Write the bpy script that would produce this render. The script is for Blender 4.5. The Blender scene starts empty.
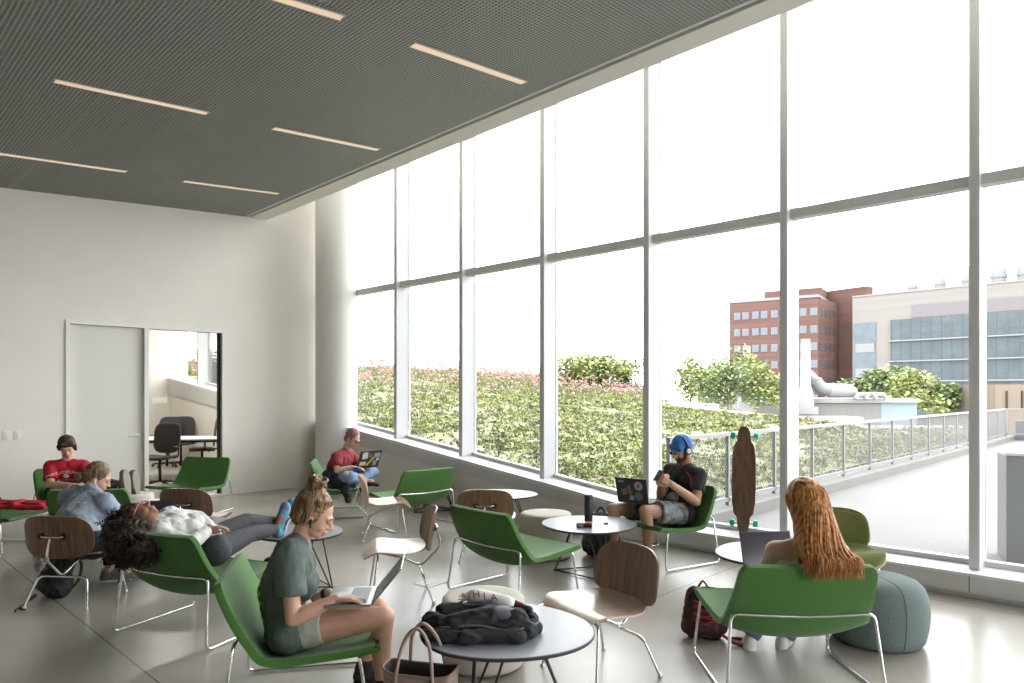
import bpy, bmesh, math, random
from mathutils import Vector, Matrix, Quaternion, noise
R=random.Random(7)
PI=math.pi
# ---------------------------------------------------------------- survey of the room
# The room's X axis crosses the room towards the windows, Y runs along the windows.
F=690.;CX=512.;HY=394.;EYE=1.55
N_=math.hypot(717,690);CA=717/N_;CB=690/N_
def c2w(x,D): return (CB*x+CA*D, -CA*x+CB*D)          # metres right of / ahead of the eye -> room
def W(x,D,z=0.): a=c2w(x,D); return Vector((a[0],a[1],z))
def V(px,py,D): return W((px-CX)/F*D, D, EYE-(py-HY)/F*D)
def heading(fx,fD):
    a=c2w(fx,fD); return math.atan2(a[1],a[0])-PI/2   # local +Y looks along it
XW=6.16; YW=10.5
SC=bpy.context.scene; COL=SC.collection
# ---------------------------------------------------------------- materials
def mat(name,c,rough=.6,metal=0.,var=0.,vscale=8.,bump=0.,bscale=60.,coat=0.,emit=None,es=1.,spec=.5,c2=None,dist=.02,stretch=None,sheen=0.):
    m=bpy.data.materials.new(name); m.use_nodes=True
    nt=m.node_tree; n=nt.nodes; l=nt.links; b=n['Principled BSDF']
    b.inputs['Base Color'].default_value=(*c,1); b.inputs['Roughness'].default_value=rough
    b.inputs['Metallic'].default_value=metal; b.inputs['Coat Weight'].default_value=coat
    b.inputs['Specular IOR Level'].default_value=spec
    if sheen: b.inputs['Sheen Weight'].default_value=sheen
    tc=n.new('ShaderNodeTexCoord'); src=tc.outputs['Object']
    if stretch:
        mp=n.new('ShaderNodeMapping'); mp.inputs['Scale'].default_value=stretch; l.new(src,mp.inputs['Vector']); src=mp.outputs['Vector']
    if var or c2:
        t=n.new('ShaderNodeTexNoise'); t.inputs['Scale'].default_value=vscale; t.inputs['Detail'].default_value=5
        l.new(src,t.inputs['Vector'])
        r=n.new('ShaderNodeValToRGB'); r.color_ramp.elements[0].position=.35; r.color_ramp.elements[1].position=.65
        if c2: r.color_ramp.elements[0].color=(*c,1); r.color_ramp.elements[1].color=(*c2,1)
        else:
            r.color_ramp.elements[0].color=(*[x*(1-var) for x in c],1); r.color_ramp.elements[1].color=(*[min(1,x*(1+var)) for x in c],1)
        l.new(t.outputs['Fac'],r.inputs['Fac']); l.new(r.outputs['Color'],b.inputs['Base Color'])
    if bump:
        t=n.new('ShaderNodeTexNoise'); t.inputs['Scale'].default_value=bscale; t.inputs['Detail'].default_value=3
        l.new(src,t.inputs['Vector'])
        bp=n.new('ShaderNodeBump'); bp.inputs['Strength'].default_value=bump; bp.inputs['Distance'].default_value=dist
        l.new(t.outputs['Fac'],bp.inputs['Height']); l.new(bp.outputs['Normal'],b.inputs['Normal'])
    if emit:
        b.inputs['Emission Color'].default_value=(*emit,1); b.inputs['Emission Strength'].default_value=es
    return m
def glass_mat(name,tint=(1,1,1),gl=.06,pw=.85):
    m=bpy.data.materials.new(name); m.use_nodes=True; nt=m.node_tree; n=nt.nodes; l=nt.links
    n.remove(n['Principled BSDF']); out=n['Material Output']
    tr=n.new('ShaderNodeBsdfTransparent'); tr.inputs[0].default_value=(*tint,1)
    g=n.new('ShaderNodeBsdfGlossy'); g.inputs['Roughness'].default_value=.01
    lw=n.new('ShaderNodeLayerWeight'); lw.inputs['Blend'].default_value=.12
    mu=n.new('ShaderNodeMath'); mu.operation='MULTIPLY'; mu.inputs[1].default_value=pw
    l.new(lw.outputs['Fresnel'],mu.inputs[0])
    mx=n.new('ShaderNodeMixShader'); l.new(mu.outputs[0],mx.inputs['Fac']); l.new(tr.outputs[0],mx.inputs[1]); l.new(g.outputs[0],mx.inputs[2])
    l.new(mx.outputs[0],out.inputs['Surface']); return m
def wood_mat(name,c1,c2,rough=.35,coat=.3,axis='X',sc=14.):
    m=bpy.data.materials.new(name); m.use_nodes=True; nt=m.node_tree; n=nt.nodes; l=nt.links; b=n['Principled BSDF']
    tc=n.new('ShaderNodeTexCoord'); mp=n.new('ShaderNodeMapping')
    mp.inputs['Scale'].default_value={'X':(sc,1.2,1.2),'Y':(1.2,sc,1.2),'Z':(1.2,1.2,sc)}[axis]
    l.new(tc.outputs['Object'],mp.inputs['Vector'])
    t=n.new('ShaderNodeTexNoise'); t.inputs['Scale'].default_value=3.5; t.inputs['Detail'].default_value=6; t.inputs['Distortion'].default_value=.6
    l.new(mp.outputs['Vector'],t.inputs['Vector'])
    r=n.new('ShaderNodeValToRGB'); r.color_ramp.elements[0].position=.3; r.color_ramp.elements[1].position=.7
    r.color_ramp.elements[0].color=(*c1,1); r.color_ramp.elements[1].color=(*c2,1)
    l.new(t.outputs['Fac'],r.inputs['Fac']); l.new(r.outputs['Color'],b.inputs['Base Color'])
    b.inputs['Roughness'].default_value=rough; b.inputs['Coat Weight'].default_value=coat; b.inputs['Coat Roughness'].default_value=.25
    return m
M={}
M['white_wall']=mat('white_wall',(.765,.728,.672),.85,var=.015,vscale=2)
M['column']=mat('column_paint',(.68,.665,.63),.7)
M['green']=mat('green_fabric',(.047,.145,.020),.85,var=.10,vscale=220,bump=.25,bscale=500,dist=.002,sheen=.2)
M['chrome']=mat('chrome',(.72,.72,.72),.16,1.)
M['chrome2']=mat('brushed_steel',(.55,.55,.55),.35,1.)
M['walnut']=wood_mat('walnut_veneer',(.115,.058,.032),(.235,.128,.072),.35,.3,'X')
M['seat_glare']=wood_mat('glare_seat_veneer',(.50,.36,.27),(.62,.47,.37),.3,.5,'X')  # window glare on the seats put into a paler wood colour
M['oak']=wood_mat('oak_veneer',(.38,.24,.14),(.50,.34,.21),.3,.4,'X')
M['ply']=mat('ply_edge',(.50,.33,.19),.6)
M['rubber']=mat('black_rubber',(.02,.02,.02),.7)
M['black']=mat('black_metal',(.025,.025,.028),.45,.3)
M['blackp']=mat('black_plastic',(.018,.018,.02),.4)
M['tabletop']=mat('grey_laminate',(.19,.195,.225),.36,coat=.08,var=.02,vscale=3)
M['table_glare']=mat('glare_laminate',(.42,.42,.45),.5)  # laminate paled so its colour carries the glare on the top
M['edge']=mat('table_edge',(.03,.03,.034),.5)
M['pouf']=mat('cream_wool',(.52,.48,.42),.95,var=.05,vscale=150,bump=.3,bscale=300,dist=.002)
M['pouf2']=mat('teal_wool',(.14,.178,.176),.95,var=.18,vscale=180,bump=.4,bscale=260,dist=.003)
M['olive']=mat('olive_wool',(.14,.148,.045),.95,var=.2,vscale=200,bump=.3,bscale=300,dist=.002)
M['seam']=mat('seam_thread',(.10,.14,.14),.9)
M['alu']=mat('painted_aluminium',(.60,.60,.62),.45,.0)
M['alud']=mat('grey_aluminium',(.54,.53,.515),.5,.1)
M['sill']=mat('sill_paint',(.66,.66,.68),.5)
M['fascia']=mat('fascia_metal',(.56,.55,.535),.5,.05,var=.02,vscale=1.5)
M['glass']=glass_mat('window_glass',(.97,.985,.985))
M['glassin']=glass_mat('partition_glass',(.90,.91,.90),pw=.8)
M['door']=mat('door_paint',(.66,.64,.605),.55)
M['frame']=mat('door_frame_paint',(.76,.74,.70),.5)
M['dark']=mat('dark_gap',(.02,.02,.02),.8)
M['plastic']=mat('white_plastic',(.75,.74,.72),.4)
M['lamp']=mat('lamp_diffuser',(.08,.06,.04),.6,emit=(1,.76,.54),es=.84,spec=.1)
# ---------------------------------------------------------------- objects
def tag(o,label=None,cat=None,group=None,kind=None):
    if label: o['label']=label
    if cat: o['category']=cat
    if group: o['group']=group
    if kind: o['kind']=kind
    return o
def empty(name,loc=(0,0,0),rz=0.):
    o=bpy.data.objects.new(name,None); COL.objects.link(o); o.location=loc; o.rotation_euler=(0,0,rz); o.empty_display_size=.1; return o
def thing(name,label,cat,loc=(0,0,0),rz=0.,group=None):
    return tag(empty(name,loc,rz),label,cat,group)
def obj(name,bm,m,parent=None,smooth=False,loc=None,auto=None):
    me=bpy.data.meshes.new(name)
    bmesh.ops.recalc_face_normals(bm,faces=bm.faces)
    bm.to_mesh(me); bm.free()
    mm=m if isinstance(m,(list,tuple)) else [m]
    for x in mm: me.materials.append(M[x] if isinstance(x,str) else x)
    o=bpy.data.objects.new(name,me); COL.objects.link(o)
    if parent is not None: o.parent=parent
    if loc is not None: o.location=loc
    if smooth:
        me.polygons.foreach_set('use_smooth',[True]*len(me.polygons))
        if auto is not None:
            bm2=bmesh.new(); bm2.from_mesh(me)
            for e in bm2.edges:
                if len(e.link_faces)==2 and e.calc_face_angle(0)>auto: e.smooth=False
            bm2.to_mesh(me); bm2.free()
    return o
def struct(name,bm,m,parent=None,smooth=False,auto=None):
    o=obj(name,bm,m,parent,smooth,auto=auto)
    if parent is None: o['kind']='structure'
    return o
def copy_tree(o,parent=None):
    c=o.copy(); COL.objects.link(c)
    if parent is not None: c.parent=parent
    for ch in list(o.children): copy_tree(ch,c)
    return c
def BM(): return bmesh.new()
def verts_faces(bm,vs,fs,mi=0):
    bv=[bm.verts.new(v) for v in vs]
    for f in fs:
        try:
            fc=bm.faces.new([bv[i] for i in f]); fc.material_index=mi
        except ValueError: pass
    return bv
def box(bm,a,b,mi=0,bev=0.,M4=None):
    x0,y0,z0=a;x1,y1,z1=b
    t=bmesh.new()
    vs=[(x0,y0,z0),(x1,y0,z0),(x1,y1,z0),(x0,y1,z0),(x0,y0,z1),(x1,y0,z1),(x1,y1,z1),(x0,y1,z1)]
    verts_faces(t,vs,[(0,3,2,1),(4,5,6,7),(0,1,5,4),(1,2,6,5),(2,3,7,6),(3,0,4,7)],mi)
    if bev: bmesh.ops.bevel(t,geom=t.edges[:],offset=bev,segments=2,affect='EDGES',profile=.7)
    for f in t.faces: f.material_index=mi
    merge(bm,t,M4)
def merge(bm,t,M4=None):
    if M4 is not None: t.transform(M4)
    me=bpy.data.meshes.new('tmp'); t.to_mesh(me); t.free(); bm.from_mesh(me); bpy.data.meshes.remove(me)
def prism(bm,pts,z0,z1,mi=0):
    n=len(pts); vs=[(p[0],p[1],z0) for p in pts]+[(p[0],p[1],z1) for p in pts]
    fs=[tuple(range(n-1,-1,-1)),tuple(range(n,2*n))]+[(i,(i+1)%n,n+(i+1)%n,n+i) for i in range(n)]
    return verts_faces(bm,vs,fs,mi)
def extr(bm,pts,d,mi=0):
    """closed polygon of 3-D points pushed along d"""
    d=Vector(d); n=len(pts); vs=[Vector(p) for p in pts]+[Vector(p)+d for p in pts]
    fs=[tuple(range(n-1,-1,-1)),tuple(range(n,2*n))]+[(i,(i+1)%n,n+(i+1)%n,n+i) for i in range(n)]
    return verts_faces(bm,vs,fs,mi)
def fillet(pts,r,k=5):
    pts=[Vector(p) for p in pts]; out=[pts[0]]
    for i in range(1,len(pts)-1):
        a,b,c=pts[i-1],pts[i],pts[i+1]; u=(a-b);v=(c-b)
        rr=min(r,u.length*.45,v.length*.45); u.normalize(); v.normalize()
        p0=b+u*rr; p1=b+v*rr
        for j in range(k+1):
            t=j/k; out.append(p0*(1-t)**2+b*2*t*(1-t)+p1*t*t)
    out.append(pts[-1]); return out
def tube(bm,pts,r,seg=10,mi=0,closed=False,cap=True):
    pts=[Vector(p) for p in pts]; n=len(pts)
    rs=r if isinstance(r,(list,tuple)) else [r]*n
    T=[]
    for i in range(n):
        if closed: t=pts[(i+1)%n]-pts[i-1]
        else: t=pts[min(i+1,n-1)]-pts[max(i-1,0)]
        if t.length<1e-9: t=Vector((0,0,1))
        T.append(t.normalized())
    up=Vector((0,0,1)) if abs(T[0].z)<.9 else Vector((1,0,0))
    nrm=(up-T[0]*up.dot(T[0])).normalized(); rings=[]
    for i in range(n):
        nrm=(nrm-T[i]*nrm.dot(T[i]))
        if nrm.length<1e-6: nrm=T[i].orthogonal()
        nrm.normalize(); bn=T[i].cross(nrm)
        rings.append([bm.verts.new(pts[i]+(nrm*math.cos(2*PI*k/seg)+bn*math.sin(2*PI*k/seg))*rs[i]) for k in range(seg)])
    m=n if closed else n-1
    for i in range(m):
        a=rings[i];b=rings[(i+1)%n]
        for k in range(seg):
            f=bm.faces.new((a[k],a[(k+1)%seg],b[(k+1)%seg],b[k])); f.material_index=mi; f.smooth=True
    if cap and not closed:
        for rg,rev in ((rings[0],True),(rings[-1],False)):
            f=bm.faces.new(rg[::-1] if rev else rg); f.material_index=mi
def lathe(bm,prof,seg=40,mi=0,c=(0,0,0),M4=None):
    t=bmesh.new(); rings=[]
    for r,z in prof:
        if r<1e-6: rings.append([t.verts.new((0,0,z))])
        else: rings.append([t.verts.new((r*math.cos(2*PI*k/seg),r*math.sin(2*PI*k/seg),z)) for k in range(seg)])
    for a,b in zip(rings,rings[1:]):
        for k in range(seg):
            j=(k+1)%seg
            if len(a)==1 and len(b)==1: continue
            if len(a)==1: t.faces.new((a[0],b[k],b[j]))
            elif len(b)==1: t.faces.new((a[k],a[j],b[0]))
            else: t.faces.new((a[k],a[j],b[j],b[k]))
    for f in t.faces: f.material_index=mi
    if len(rings[0])>1: t.faces.new(rings[0][::-1]).material_index=mi
    if len(rings[-1])>1: t.faces.new(rings[-1]).material_index=mi
    t.transform(Matrix.Translation(c)); merge(bm,t,M4)
def ellips(bm,c,r,rot=None,seg=20,rng=12,mi=0,fn=None):
    t=bmesh.new(); bmesh.ops.create_uvsphere(t,u_segments=seg,v_segments=rng,radius=1.)
    for f in t.faces: f.material_index=mi
    S=Matrix.Diagonal((r[0],r[1],r[2],1)) if hasattr(r,'__len__') else Matrix.Diagonal((r,r,r,1))
    Q=(rot.to_4x4() if rot is not None else Matrix.Identity(4))
    merge(bm,t,Matrix.Translation(Vector(c))@Q@S)
def sheet(bm,fn,nu,nv,th,mi=0,sm=True):
    """thick sheet: fn(u,v)->point, u,v in 0..1; thickness th downwards along the normal"""
    P=[[Vector(fn(i/nu,j/nv)) for j in range(nv+1)] for i in range(nu+1)]
    def nm(i,j):
        a=P[min(i+1,nu)][j]-P[max(i-1,0)][j]; b=P[i][min(j+1,nv)]-P[i][max(j-1,0)]
        c=a.cross(b); return c.normalized() if c.length>1e-9 else Vector((0,0,1))
    tv=[[bm.verts.new(P[i][j]+nm(i,j)*th*.5) for j in range(nv+1)] for i in range(nu+1)]
    bv=[[bm.verts.new(P[i][j]-nm(i,j)*th*.5) for j in range(nv+1)] for i in range(nu+1)]
    def q(a,b,c,d,mm=mi):
        f=bm.faces.new((a,b,c,d)); f.material_index=mm
    for i in range(nu):
        for j in range(nv):
            q(tv[i][j],tv[i+1][j],tv[i+1][j+1],tv[i][j+1]); q(bv[i][j],bv[i][j+1],bv[i+1][j+1],bv[i+1][j])
    for i in range(nu):
        q(tv[i][0],bv[i][0],bv[i+1][0],tv[i+1][0]); q(tv[i][nv],tv[i+1][nv],bv[i+1][nv],bv[i][nv])
    for j in range(nv):
        q(tv[0][j],tv[0][j+1],bv[0][j+1],bv[0][j]); q(tv[nu][j],bv[nu][j],bv[nu][j+1],tv[nu][j+1])
def spline(pts,t):
    """catmull-rom through control tuples, t 0..1"""
    n=len(pts)-1; s=min(max(t,0),1)*n; i=min(int(s),n-1); f=s-i
    p=[Vector(pts[max(i-1,0)]),Vector(pts[i]),Vector(pts[i+1]),Vector(pts[min(i+2,n)])]
    return .5*((2*p[1])+(-p[0]+p[2])*f+(2*p[0]-5*p[1]+4*p[2]-p[3])*f*f+(-p[0]+3*p[1]-3*p[2]+p[3])*f**3)
def curve(pts,k=8):
    n=(len(pts)-1)*k; return [spline(pts,i/n) for i in range(n+1)]
SKY=7.4; EXPO=0.
# ================================================================ THE ROOM
# floor: polished concrete
def floor_mat():
    m=bpy.data.materials.new('polished_concrete'); m.use_nodes=True; nt=m.node_tree; n=nt.nodes; l=nt.links; b=n['Principled BSDF']
    tc=n.new('ShaderNodeTexCoord')
    t=n.new('ShaderNodeTexNoise'); t.inputs['Scale'].default_value=.9; t.inputs['Detail'].default_value=5; t.inputs['Roughness'].default_value=.55
    l.new(tc.outputs['Object'],t.inputs['Vector'])
    r=n.new('ShaderNodeValToRGB'); r.color_ramp.elements[0].position=.3; r.color_ramp.elements[0].color=(.325,.298,.26,1)
    r.color_ramp.elements[1].position=.72; r.color_ramp.elements[1].color=(.44,.41,.362,1); l.new(t.outputs['Fac'],r.inputs['Fac'])
    t2=n.new('ShaderNodeTexNoise'); t2.inputs['Scale'].default_value=120; l.new(tc.outputs['Object'],t2.inputs['Vector'])
    mx=n.new('ShaderNodeMixRGB'); mx.blend_type='MULTIPLY'; mx.inputs['Fac'].default_value=.22
    l.new(r.outputs['Color'],mx.inputs['Color1']); l.new(t2.outputs['Fac'],mx.inputs['Color2'])
    # saw-cut joints
    sp=n.new('ShaderNodeSeparateXYZ'); l.new(tc.outputs['Object'],sp.inputs[0]); last=mx.outputs['Color']
    for ax,per,off in (('X',4.6,1.35),('Y',4.6,2.85)):
        a=n.new('ShaderNodeMath'); a.operation='ADD'; a.inputs[1].default_value=100*per-off; l.new(sp.outputs[ax],a.inputs[0])
        c=n.new('ShaderNodeMath'); c.operation='MODULO'; c.inputs[1].default_value=per; l.new(a.outputs[0],c.inputs[0])
        d=n.new('ShaderNodeMath'); d.operation='LESS_THAN'; d.inputs[1].default_value=.008; l.new(c.outputs[0],d.inputs[0])
        e=n.new('ShaderNodeMixRGB'); e.inputs['Color2'].default_value=(.12,.11,.10,1); l.new(d.outputs[0],e.inputs['Fac']); l.new(last,e.inputs['Color1']); last=e.outputs['Color']
    l.new(last,b.inputs['Base Color'])
    t3=n.new('ShaderNodeTexNoise'); t3.inputs['Scale'].default_value=.7; t3.inputs['Detail'].default_value=0; l.new(tc.outputs['Object'],t3.inputs['Vector'])
    r2=n.new('ShaderNodeMapRange'); r2.inputs['To Min'].default_value=.24; r2.inputs['To Max'].default_value=.36; l.new(t3.outputs['Fac'],r2.inputs['Value']); b.inputs['Roughness'].default_value=.27
    b.inputs['Specular IOR Level'].default_value=.42
    return m
M['floor']=floor_mat()
bm=BM(); box(bm,(-6,-6,-.3),(6.62,17.4,0)); struct('floor',bm,'floor')
# ceiling, rising gently to the windows
def ceilz(X,Y): return 4.333+.07*(X-4.95)-.0148*(Y-10.5)
def ceil_mat():
    m=bpy.data.materials.new('open_cell_ceiling'); m.use_nodes=True; nt=m.node_tree; n=nt.nodes; l=nt.links; b=n['Principled BSDF']
    tc=n.new('ShaderNodeTexCoord'); sp=n.new('ShaderNodeSeparateXYZ'); l.new(tc.outputs['Object'],sp.inputs[0])
    def sn(sock,per,ph=0):
        a=n.new('ShaderNodeMath'); a.operation='MULTIPLY_ADD'; a.inputs[1].default_value=2*PI/per; a.inputs[2].default_value=ph; l.new(sock,a.inputs[0])
        s=n.new('ShaderNodeMath'); s.operation='SINE'; l.new(a.outputs[0],s.inputs[0]); return s.outputs[0]
    a=n.new('ShaderNodeMath'); a.operation='MULTIPLY'; l.new(sn(sp.outputs['X'],.064),a.inputs[0]); l.new(sn(sp.outputs['Y'],.064),a.inputs[1])
    r=n.new('ShaderNodeValToRGB'); r.color_ramp.elements[0].position=.38; r.color_ramp.elements[0].color=(.30,.305,.288,1)
    r.color_ramp.elements[1].position=.72; r.color_ramp.elements[1].color=(.115,.116,.108,1)
    mr=n.new('ShaderNodeMath'); mr.operation='ABSOLUTE'; l.new(a.outputs[0],mr.inputs[0]); l.new(mr.outputs[0],r.inputs['Fac'])
    last=r.outputs['Color']
    for ax,per,off in (('X',1.52,.35),('Y',3.04,1.2)):
        q=n.new('ShaderNodeMath'); q.operation='ADD'; q.inputs[1].default_value=100*per-off; l.new(sp.outputs[ax],q.inputs[0])
        c=n.new('ShaderNodeMath'); c.operation='MODULO'; c.inputs[1].default_value=per; l.new(q.outputs[0],c.inputs[0])
        d=n.new('ShaderNodeMath'); d.operation='LESS_THAN'; d.inputs[1].default_value=.014; l.new(c.outputs[0],d.inputs[0])
        e=n.new('ShaderNodeMixRGB'); e.inputs['Color2'].default_value=(.25,.25,.235,1); l.new(d.outputs[0],e.inputs['Fac']); l.new(last,e.inputs['Color1']); last=e.outputs['Color']
    l.new(last,b.inputs['Base Color']); b.inputs['Roughness'].default_value=.6
    bp=n.new('ShaderNodeBump'); bp.inputs['Strength'].default_value=.6; bp.inputs['Distance'].default_value=.02; bp.invert=True
    l.new(mr.outputs[0],bp.inputs['Height']); l.new(bp.outputs['Normal'],b.inputs['Normal'])
    return m
M['ceiling']=ceil_mat()
XC=4.93
def slab(bm,x0,x1,y0,y1,f,th,mi=0):
    vs=[(x,y,f(x,y)) for x,y in ((x0,y0),(x1,y0),(x1,y1),(x0,y1))]
    vs+=[(v[0],v[1],v[2]+th) for v in vs]
    verts_faces(bm,vs,[(3,2,1,0),(4,5,6,7),(0,1,5,4),(1,2,6,5),(2,3,7,6),(3,0,4,7)],mi)
bm=BM(); slab(bm,-6,XC-.05,-6,YW,ceilz,.3); struct('ceiling',bm,'ceiling')
bm=BM(); slab(bm,XC-.05,XC-.018,-6,YW,lambda x,y:ceilz(XC,y)-.006,.3); struct('trim_1',bm,'sill')      # light edge angle
bm=BM(); slab(bm,XC+.045,XC+.30,-6,YW,lambda x,y:ceilz(XC,y)+.0*x,.30); struct('trim_2',bm,'white_wall')      # soffit bulkhead
bm=BM(); slab(bm,XC-.018,XC+.045,-6,YW,lambda x,y:ceilz(XC,y)+.03,.20); struct('trim_3',bm,'dark')
bm=BM(); box(bm,(XC+.3,-6,6.0),(6.7,YW,6.2)); struct('ceiling_upper',bm,'white_wall')
bm=BM(); slab(bm,XC+.2,XC+.3,-6,YW,lambda x,y:ceilz(XC,y)+.29,1.6); struct('trim_4',bm,'white_wall')
# far wall with door opening
DX0,DX1,DX2,DZ=2.46,3.42,4.57,2.53
bm=BM()
box(bm,(-6,YW,0),(DX0,YW+.15,6.1)); box(bm,(DX2,YW,0),(6.30,YW+.15,6.1)); box(bm,(DX0,YW,DZ),(DX2,YW+.15,6.1))
bmesh.ops.remove_doubles(bm,verts=bm.verts,dist=1e-5)
struct('wall_far',bm,'white_wall')
bm=BM(); box(bm,(-6,YW-.008,0),(DX0-.02,YW,.006)); box(bm,(DX2+.02,YW-.008,0),(6.2,YW,.006)); struct('baseboard_far',bm,'alud')
bm=BM(); box(bm,(-6.15,-6.15,0),(1.2,-6,4.3)); box(bm,(1.2,-6.15,3.2),(6.6,-6,4.3)); bmesh.ops.remove_doubles(bm,verts=bm.verts,dist=1e-5); struct('wall_back_unseen',bm,'white_wall')  # unseen end wall, put in to block sky light from behind
bm=BM(); box(bm,(1.2,-6.09,.02),(6.16,-6.06,3.2)); struct('window_0',bm,'glass')  # unseen glazed opening added to let fill light in behind the camera
bm=BM(); box(bm,(-6.15,-6,0),(-6,17.4,4.3)); struct('wall_left',bm,'white_wall')
# door + frame + sidelight
def fr(bm,x0,x1,z0,z1,y0=YW-.02,y1=YW+.17): box(bm,(x0,y0,z0),(x1,y1,z1))
bm=BM(); fr(bm,DX0,DX0+.05,0,DZ); fr(bm,DX2-.05,DX2,0,DZ); fr(bm,DX0+.05,DX2-.05,DZ-.05,DZ); fr(bm,DX1,DX1+.055,0,DZ-.05); fr(bm,DX1+.055,DX2-.05,0,.03)
struct('trim_5',bm,'frame')
bm=BM(); box(bm,(DX0+.055,YW+.045,.012),(DX1-.005,YW+.09,DZ-.055)); dd=struct('door_1',bm,'door')
bm=BM(); hx=DX1-.075
lathe(bm,[(.0,0),(.032,0),(.034,.004),(.034,.010),(.0,.012)],24,M4=Matrix.Translation((hx,YW+.045,.97))@Matrix.Rotation(PI/2,4,'X'))
tube(bm,fillet([(hx,YW+.04,.97),(hx,YW-.012,.97),(hx-.13,YW-.012,.97)],.02),.010,10); obj('door_handle',bm,'chrome2',dd,True,auto=.6)['label']='brushed steel lever handle'
bm=BM(); box(bm,(DX1+.055,YW+.055,.03),(DX2-.055,YW+.067,DZ-.05)); struct('window_1',bm,'glassin')
bm=BM(); box(bm,(DX2-.085,YW+.04,.03),(DX2-.052,YW+.10,DZ-.05)); struct('trim_6',bm,'dark')
# room sign on the sidelight
sx=DX1+.12; sz=1.42
sg=thing('room_sign','small cream room number sign stuck on the glass beside the door','sign',(sx,YW+.05,sz))
bm=BM(); box(bm,(0,0,0),(.20,.004,.085),bev=.001); obj('sign_plate',bm,mat('sign_cream',(.72,.70,.60),.5),sg)
bm=BM(); 
box(bm,(.015,-.0012,.018),(.150,0,.026))
obj('lettering',bm,'alud',sg); bm=BM(); box(bm,(.015,-.0012,.055),(.05,0,.066)); obj('room_symbol',bm,'alud',sg)
# light switches
for i,(px,lb) in enumerate(((7,'left of the two white wall switches beside the red-shirted person'),(18,'right of the two white wall switches, nearer the door'))):
    t=(px-CX)/F; D=YW/(CB-CA*t); p=W(t*D,D,1.03)
    s=thing('light_switch',lb,'light switch',(p.x,YW,p.z),group='wall switches left of the door')
    bm=BM(); box(bm,(-.042,-.008,-.06),(.042,0,.06),bev=.003); obj('switch_plate',bm,'plastic',s,True,auto=.5)
    bm=BM(); box(bm,(-.016,-.012,-.032),(.016,-.007,.032),bev=.002); obj('rocker',bm,'plastic',s,True,auto=.5)
# column
pc=W((336.5-CX)/F*11.35,11.35); 
bm=BM(); lathe(bm,[(.335,0),(.335,6.0)],64); co=struct('column',bm,'column',smooth=True,auto=.6); co.location=(pc.x,pc.y,0)
# window wall ------------------------------------------------------------
XM=6.32; MD=.26; GX=6.53
def sillz(Y): return .19 if Y<4.06 else .345+.121*(Y-4.11)
mull=[1.16+1.484*k for k in range(-4,11)]
YEND=17.3; ti=7
top=6.0
mw=.072
for k,y in enumerate(mull):
    bm=BM(); box(bm,(XM,y-mw,sillz(y-mw)-.03),(XM+MD,y,top),bev=.003); box(bm,(XM-.001,y-mw+.012,sillz(y)),(XM+.002,y-.012,top),1)
    struct('trim_%d'%ti,bm,['alu','alud']); ti+=1
    # darker strip on the mullion front: interior shade put into its colour
    o=COL.objects[-1]
for k in range(len(mull)-1):
    y0,y1=mull[k],mull[k+1]-mw
    if y0>8.3 and y1<10.4: pass
    zb=lambda y:(sillz(y)-.005)
    bm=BM(); vs=[(GX,y0,zb(y0+.01)+.04),(GX,y1,zb(y1-.01)+.04),(GX,y1,top),(GX,y0,top)]
    extr(bm,vs,(.024,0,0)); struct('window_%d'%(k+2),bm,'glass')
    bm=BM(); box(bm,(XM+.06,y0,3.172),(XM+.18,y1,3.262),bev=.008); struct('trim_%d'%ti,bm,'alud'); ti+=1
    bm=BM(); extr(bm,[(XM+.17,y0,zb(y0+.01)-.02),(XM+.17,y1,zb(y1-.01)-.02),(XM+.17,y1,zb(y1-.01)+.05),(XM+.17,y0,zb(y0+.01)+.05)],(.08,0,0)); struct('trim_%d'%ti,bm,'alu'); ti+=1
# low sill to the right, sloped sill to the left
bm=BM()
prof=[(XW,.19),(6.66,.19),(6.66,.155),(XW+.02,.155)]
extr(bm,[(x,-5.9,z) for x,z in [(XW-.004,.193),(6.66,.193),(6.66,.172),(XW-.004,.172)]],(0,5.9+4.05,0)); struct('trim_%d'%ti,bm,'sill'); ti+=1
bm=BM(); box(bm,(XW,-5.9,.045),(6.6,4.05,.172)); 
struct('wall_right_low',bm,'fascia')
bm=BM(); box(bm,(XW+.045,-5.9,0),(6.6,4.05,.045)); struct('baseboard_right',bm,'alud')
bm=BM(); 
for y in mull[1:5]: box(bm,(XW-.0012,y-.034,.05),(XW+.003,y-.030,.17))
struct('trim_%d'%ti,bm,'dark'); ti+=1
def fasz(Y): return .205+(Y-4.11)*.1015
bm=BM()
ya,yb=4.05,YEND
def quadbox(bm,xa,xb,za,zb_):   # za,zb_ functions of Y
    vs=[(xa,ya,za(ya)),(xb,ya,za(ya)),(xb,yb,za(yb)),(xa,yb,za(yb)),(xa,ya,zb_(ya)),(xb,ya,zb_(ya)),(xb,yb,zb_(yb)),(xa,yb,zb_(yb))]
    verts_faces(bm,vs,[(0,3,2,1),(4,5,6,7),(0,1,5,4),(1,2,6,5),(2,3,7,6),(3,0,4,7)])
quadbox(bm,XW-.004,6.66,lambda y:.345+.121*(y-4.11)-.045,lambda y:.345+.121*(y-4.11)); struct('trim_%d'%ti,bm,'sill'); ti+=1
bm=BM(); quadbox(bm,XW,6.6,fasz,lambda y:.345+.121*(y-4.11)-.03); struct('wall_right_fascia',bm,'fascia')
bm=BM(); quadbox(bm,XW+.03,6.6,lambda y:0,fasz); struct('wall_right',bm,'white_wall')
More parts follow.
